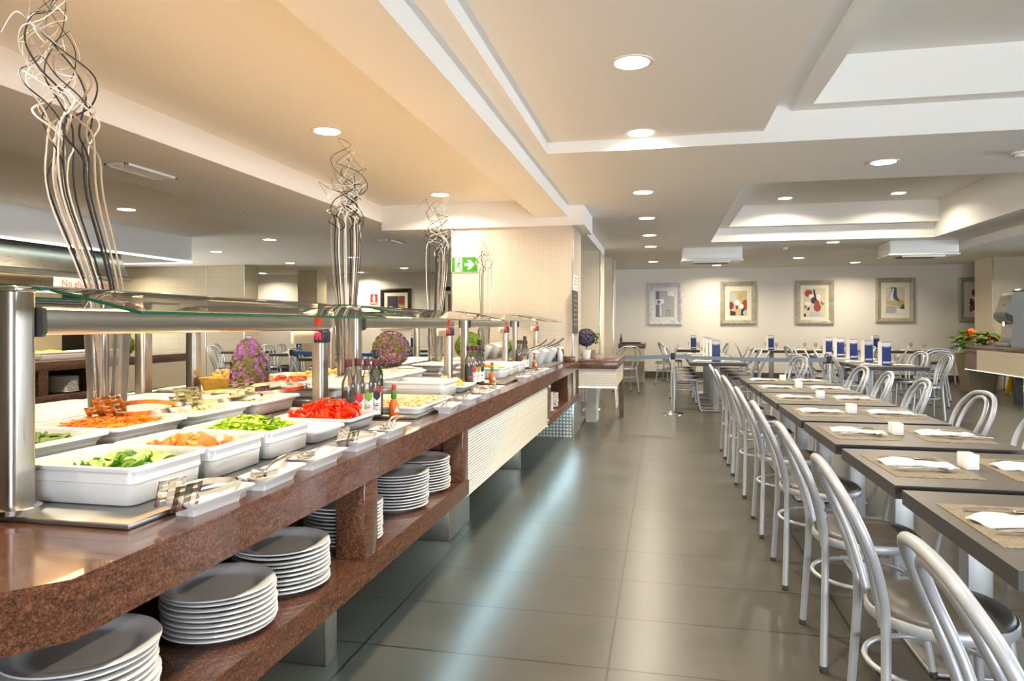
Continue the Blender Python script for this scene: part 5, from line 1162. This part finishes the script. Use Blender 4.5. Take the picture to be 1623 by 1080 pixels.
picture(1.486, 2.382, 1.404, 2.527, 'gold_frame', 'champagne framed abstract print with red side patches, second from the left on the back wall',
        [('wine', ('o', -0.85, -0.2, 0.35, 0.9)), ('rust', ('o', 0.8, -0.15, 0.38, 1.1)), ('sky', ('o', -0.45, 0.5, 0.33, 0.9)), ('ochre', ('o', 0.2, 0.48, 0.3, 0.85)), ('white', ('o', -0.1, 0.05, 0.32, 0.7)), ('white', ('o', 0.35, -0.25, 0.28, 0.7)), ('ink', [(-0.9, -1), (-0.3, -1), (-0.3, -0.7), (-0.9, -0.6)]), ('ink', [(0.3, -1), (0.8, -1), (0.7, -0.45), (0.35, -0.5)]), ('wine', ('o', -0.15, -0.35, 0.14, 1.2)), ('sand', [(-0.3, -1), (0.3, -1), (0.3, -0.6), (-0.3, -0.6)]), ('sky', ('o', 0.75, -0.8, 0.2, 1.0))], 0.12, 'passe', 0.11, 'sand')
picture(3.336, 4.254, 1.404, 2.536, 'gold_frame', 'champagne framed abstract print with rust circle low, third from the left on the back wall',
        [('rust', ('o', -0.55, 0.65, 0.36, 0.75)), ('white', ('o', -0.3, 0.45, 0.24, 0.6)), ('ink', [(-0.15, 0.9), (0.0, 0.95), (0.2, 0.2), (0.05, 0.05)]), ('ink', ('o', -0.05, 0.15, 0.3, 0.8)), ('rust', ('o', 0.25, -0.35, 0.34, 0.9)), ('rust', ('o', 0.2, -0.05, 0.24, 0.9)), ('white', ('o', 0.35, 0.4, 0.2, 1.1)), ('white', ('o', -0.65, -0.1, 0.28, 0.6)), ('olive', ('o', -0.85, -0.3, 0.15, 0.9)), ('ink', [(-0.7, -0.4), (-0.45, -0.3), (-0.45, -0.5), (-0.65, -0.6)]), ('ink', [(-1, -1), (-0.8, -1), (-0.8, -0.8), (-1, -0.8)]), ('sky', [(-0.5, -1), (0.6, -1), (0.4, -0.7), (-0.4, -0.65)]), ('olive', [(0.6, 0.1), (0.95, -0.1), (0.7, -0.2), (0.5, -0.05)])], 0.12, 'passe', 0.08, 'cream')
picture(5.225, 6.117, 1.451, 2.574, 'gold_frame', 'champagne framed abstract print with slate arch, fourth from the left on the back wall',
        [('slate', [(-0.5, 1), (0.15, 1), (0.2, 0.35), (0.35, 0.1), (0.9, -0.1), (1, -0.7), (0.5, -0.65), (0.55, -0.2), (-0.1, 0.1)]), ('sky', [(-0.4, 0.9), (-0.3, 0.9), (-0.7, 0.1), (-0.9, 0.1)]), ('white', [(-0.25, 0.95), (-0.1, 0.95), (-0.3, 0.0), (-0.5, 0.1)]), ('sand', [(-1, 0.0), (0.6, -0.1), (0.7, -0.5), (-0.6, -0.35), (-1, -0.2)]), ('ochre', ('o', 0.65, -0.15, 0.28, 0.75)), ('grey', [(-1, -1), (-0.1, -1), (0.1, -0.5), (-0.9, -0.4)]), ('white', [(0.15, -0.6), (1, -0.7), (1, -1), (0.2, -1)])], 0.12, 'passe', 0.11, 'cream')
picture(7.088, 7.98, 1.466, 2.564, 'gold_frame', 'champagne framed abstract print with wine red curves, half hidden by the right column',
        [('wine', ('o', -0.3, 0.55, 0.42, 0.8)), ('white', ('o', -0.15, 0.55, 0.2, 0.8)), ('wine', [(-0.9, 0.1), (-0.5, 0.05), (-0.3, -0.5), (0.5, -0.45), (0.9, -0.1), (1, -0.5), (0.4, -0.8), (-0.6, -0.85), (-0.95, -0.3)]), ('sky', ('o', -0.4, 0.0, 0.2, 0.5)), ('violet', [(-0.95, -0.95), (-0.6, -0.95), (-0.6, -0.5), (-0.95, -0.5)])], 0.12, 'passe_white', 0.11, 'white')
picture(-7.993, -7.045, 1.30, 2.447, 'wood_frame', 'black framed still print on the left part of the back wall, beside the red sign',
        [('ink', [(-0.9, -1), (0.25, -1), (0.25, 0.95), (-0.9, 0.95)]), ('grey', ('o', -0.55, 0.0, 0.28, 0.7)), ('slate', ('o', -0.2, -0.4, 0.3, 0.7)), ('wine', [(0.3, 0.35), (0.95, 0.35), (0.95, 0.95), (0.3, 0.95)]), ('ochre', [(0.4, -0.9), (0.95, -0.9), (0.95, 0.2), (0.4, 0.2)])], 0.115, 'passe', 0.085, 'olive')
picture(-6.152, -5.24, 1.33, 2.481, 'wood_frame', 'black framed still print on the left part of the back wall, beside the tiled column',
        [('ink', [(-0.3, -1), (0.9, -1), (0.9, 0.6), (-0.3, 0.6)]), ('wine', [(-0.95, -0.2), (-0.3, -0.2), (-0.3, 0.9), (-0.95, 0.9)]), ('grey', ('o', 0.3, -0.3, 0.3, 0.7)), ('ochre', [(-0.95, -0.95), (-0.3, -0.95), (-0.3, -0.3), (-0.95, -0.3)])], 0.115, 'passe', 0.085, 'olive')

# ------------------------------------------------------------ coffee counter, machine, planter, wet floor sign
t = thing('coffee_counter', 'brown granite topped drinks counter with beige panel at the right picture edge', 'counter', (6.09, 13.0, 0))
ob('countertop', box(0.0, 0.75, -1.2, 3.0, 0.91, 1.0, 0.006), 'granite_far', t)
ob('end_post', box(0.004, 0.62, 2.45, 2.99, 0.52, 0.91), 'granite_far', t); ob('tile_panel', box(0.006, 0.06, -1.15, 2.45, 0.50, 0.91), 'bar_x', t, smooth=False)
ob('light_strip', box(0.0, 0.02, -1.15, 2.99, 0.493, 0.50), 'led_soft', t); ob('support', box(0.02, 0.14, 0.93, 1.0, 0.0, 0.5), 'black', t); ob('bottom_panel', box(0.02, 0.70, -1.15, 2.6, 0.50, 0.53), 'granite_far', t)
t = thing('drinks_machine', 'tall grey drinks dispenser standing on the granite counter at the right edge', 'drinks machine', (6.5, 14.9, 1.0))
prof = [(-0.16, 0.10), (-0.12, 0.16), (-0.10, 0.42), (-0.20, 0.48), (-0.235, 0.53), (-0.22, 0.66), (-0.12, 0.96), (-0.06, 1.02), (0.30, 1.04), (0.30, 0.0), (-0.13, 0.0)]
bm = prism(B(), [(a, b_) for a, b_ in prof], 'y', -0.22, 0.22); ob('housing', bm, 'coffee', t, smooth=False)
bm = prism(B(), [(-0.20, 0.50), (-0.24, 0.54), (-0.23, 0.64), (-0.12, 0.58), (-0.10, 0.44)], 'y', -0.235, 0.235); ob('tap_cover', bm, 'coffee_dark', t, smooth=False)
ob('nozzle', tube(B(), [(-0.16, 0, 0.47), (-0.16, 0, 0.38)], 0.03, 12), 'chrome', t); ob('drip_tray', box(-0.24, -0.05, -0.2, 0.2, 0.0, 0.085, 0.01), 'coffee', t); ob('drip_grid', box(-0.23, -0.07, -0.18, 0.18, 0.085, 0.092), 'coffee_dark', t)
ob('side_panel', box(0.31, 0.36, -0.23, 0.23, 0.0, 1.0, 0.01), 'chrome', t); ob('lid', lathe(B(), [(0.14, 1.035), (0.15, 1.045), (0.12, 1.075), (0.05, 1.09)], 20, 0.12, 0), 'coffee_dark', t)
ob('button', lathe(B(), [(0.02, 0), (0.02, 0.01)], 12), 'chrome', t, (-0.19, -0.1, 0.78), (0, -1.25, 0))
one('glass_tank', box(-0.12, 0.12, -0.16, 0.16, 0.0, 0.85, 0.02), 'counter_glass', 'clear tank beside the grey drinks dispenser', 'dispenser', (7.0, 14.55, 1.0)) if False else None
t = thing('planter', 'stone planter with green leaves and red and orange flowers behind the coffee counter', 'potted plant', (6.50, 16.42, 0))
ob('pot', loft(B(), [rrect(0.46, 0.46, 0.03, 0), rrect(0.48, 0.48, 0.03, 0.02), rrect(0.64, 0.64, 0.03, 0.72), rrect(0.66, 0.66, 0.03, 0.74), rrect(0.66, 0.66, 0.03, 0.80), rrect(0.58, 0.58, 0.03, 0.80), rrect(0.56, 0.56, 0.03, 0.72)]), 'stone_pot', t)
ob('soil', box(-0.27, 0.27, -0.27, 0.27, 0.70, 0.74), 'soil', t)
bm = B()
for _ in range(95):
    a, r_ = rn.uniform(0, 6.3), rn.uniform(0.1, 0.38); z = rn.uniform(0.85, 1.25) - 0.5 * max(0, r_ - 0.25); s = rn.uniform(0.13, 0.20); d = Vector((math.cos(a), math.sin(a), rn.uniform(-0.3, 0.7))).normalized(); p = Vector((r_ * math.cos(a), r_ * math.sin(a), z)); u = d.cross(Vector((0, 0, 1))).normalized()
    v = [bm.verts.new(p + d * s * q + u * s * w_ + Vector((0, 0, -h_ * s))) for q, w_, h_ in ((0, 0, 0), (0.5, 0.5, 0.05), (1.1, 0.25, 0.3), (1.4, 0, 0.5), (1.1, -0.25, 0.3), (0.5, -0.5, 0.05), (0.6, 0, -0.06))]
    for q in range(6): bm.faces.new((v[6], v[q], v[(q + 1) % 6]))
ob('leaves', bm, 'leaf', t)
bm = B()
for _ in range(16): tube(bm, [(rn.uniform(-0.1, 0.1), rn.uniform(-0.1, 0.1), 0.72), (rn.uniform(-0.3, 0.3), rn.uniform(-0.3, 0.3), rn.uniform(0.95, 1.2))], 0.006, 5)
ob('stems', bm, 'leaf', t)
def bloom(c, m_, r_): ob('flower', petals(B(), rn, 40, (lambda q: (lambda r2: ((lambda d: (Vector(c) + d * r_ * 0.6, d))(Vector((r2.gauss(0, 1), r2.gauss(0, 1), r2.gauss(0, 1))).normalized())))) (0), r_ * 0.5), m_, t, smooth=False)
bloom((-0.22, -0.2, 1.22), 'tomato', 0.10); bloom((0.22, -0.3, 1.10), 'pepper', 0.08); bloom((0.05, -0.32, 1.13), 'label_red', 0.06); bloom((0.12, -0.34, 1.06), 'paper', 0.05); bloom((-0.26, -0.1, 1.16), 'tomato', 0.06)
t = thing('wet_floor_sign', 'yellow folding wet floor sign under the coffee counter', 'sign', (7.02, 15.9, 0), 0.15)
for s in (-1, 1):
    p = ob('panel', prism(B(), [(-0.16, 0.0), (-0.10, 0.0), (-0.08, 0.05), (0.08, 0.05), (0.10, 0.0), (0.16, 0.0), (0.11, 0.62), (-0.11, 0.62)], 'y', -0.008, 0.008), 'yellow', t, (0, s * 0.14, 0), (s * 0.22, 0, 0), smooth=False)
    bm = B(); prism(bm, [(-0.06, 0.38), (0.06, 0.38), (0.0, 0.50)], 'y', s * 0.008, s * 0.0095); 
    for k in range(3): bx(bm, -0.08, 0.08, min(s * 0.008, s * 0.0095), max(s * 0.008, s * 0.0095), 0.30 - k * 0.045, 0.32 - k * 0.045)
    ob('print', bm, 'cap', p)
ob('handle', box(-0.09, 0.09, -0.025, 0.025, 0.60, 0.64, 0.008), 'yellow', t)

# dishes on the far left buffet
for i, (y, lx) in enumerate(((6.3, 0.7), (7.05, 0.6), (7.75, 0.7), (8.5, 0.6))):
    dish(-8.15, -7.72, y - lx / 2, y + lx / 2, 0.953, 0.1, 'white dish on the far left buffet, %s from the front' % NTH[i])
for i, y in enumerate((7.05, 7.75)):
    bm = mound(0, 0, 0.36, 0.5, 0.04, 60 + i); one('hot_food', bm, 'fried' if i else 'rice', 'warm food in the %s dish on the far left buffet' % NTH[i + 1], 'food', (-7.935, y, 1.035), kind='stuff')
topiary(-7.9, 9.0, 0.953, 0.15, 'green topiary ball on the far left buffet beside the copper lit post')
put(CD0, (-7.8, 9.35, 0.953), (0, 0, 0.4), 'standing blue menu card on the far left buffet')
area('pass_lamp', (-8.0, 7.5, 2.0), (0, 0, 0), 0.2, 3.0, 25, (1.0, 0.80, 0.5), t if False else None)
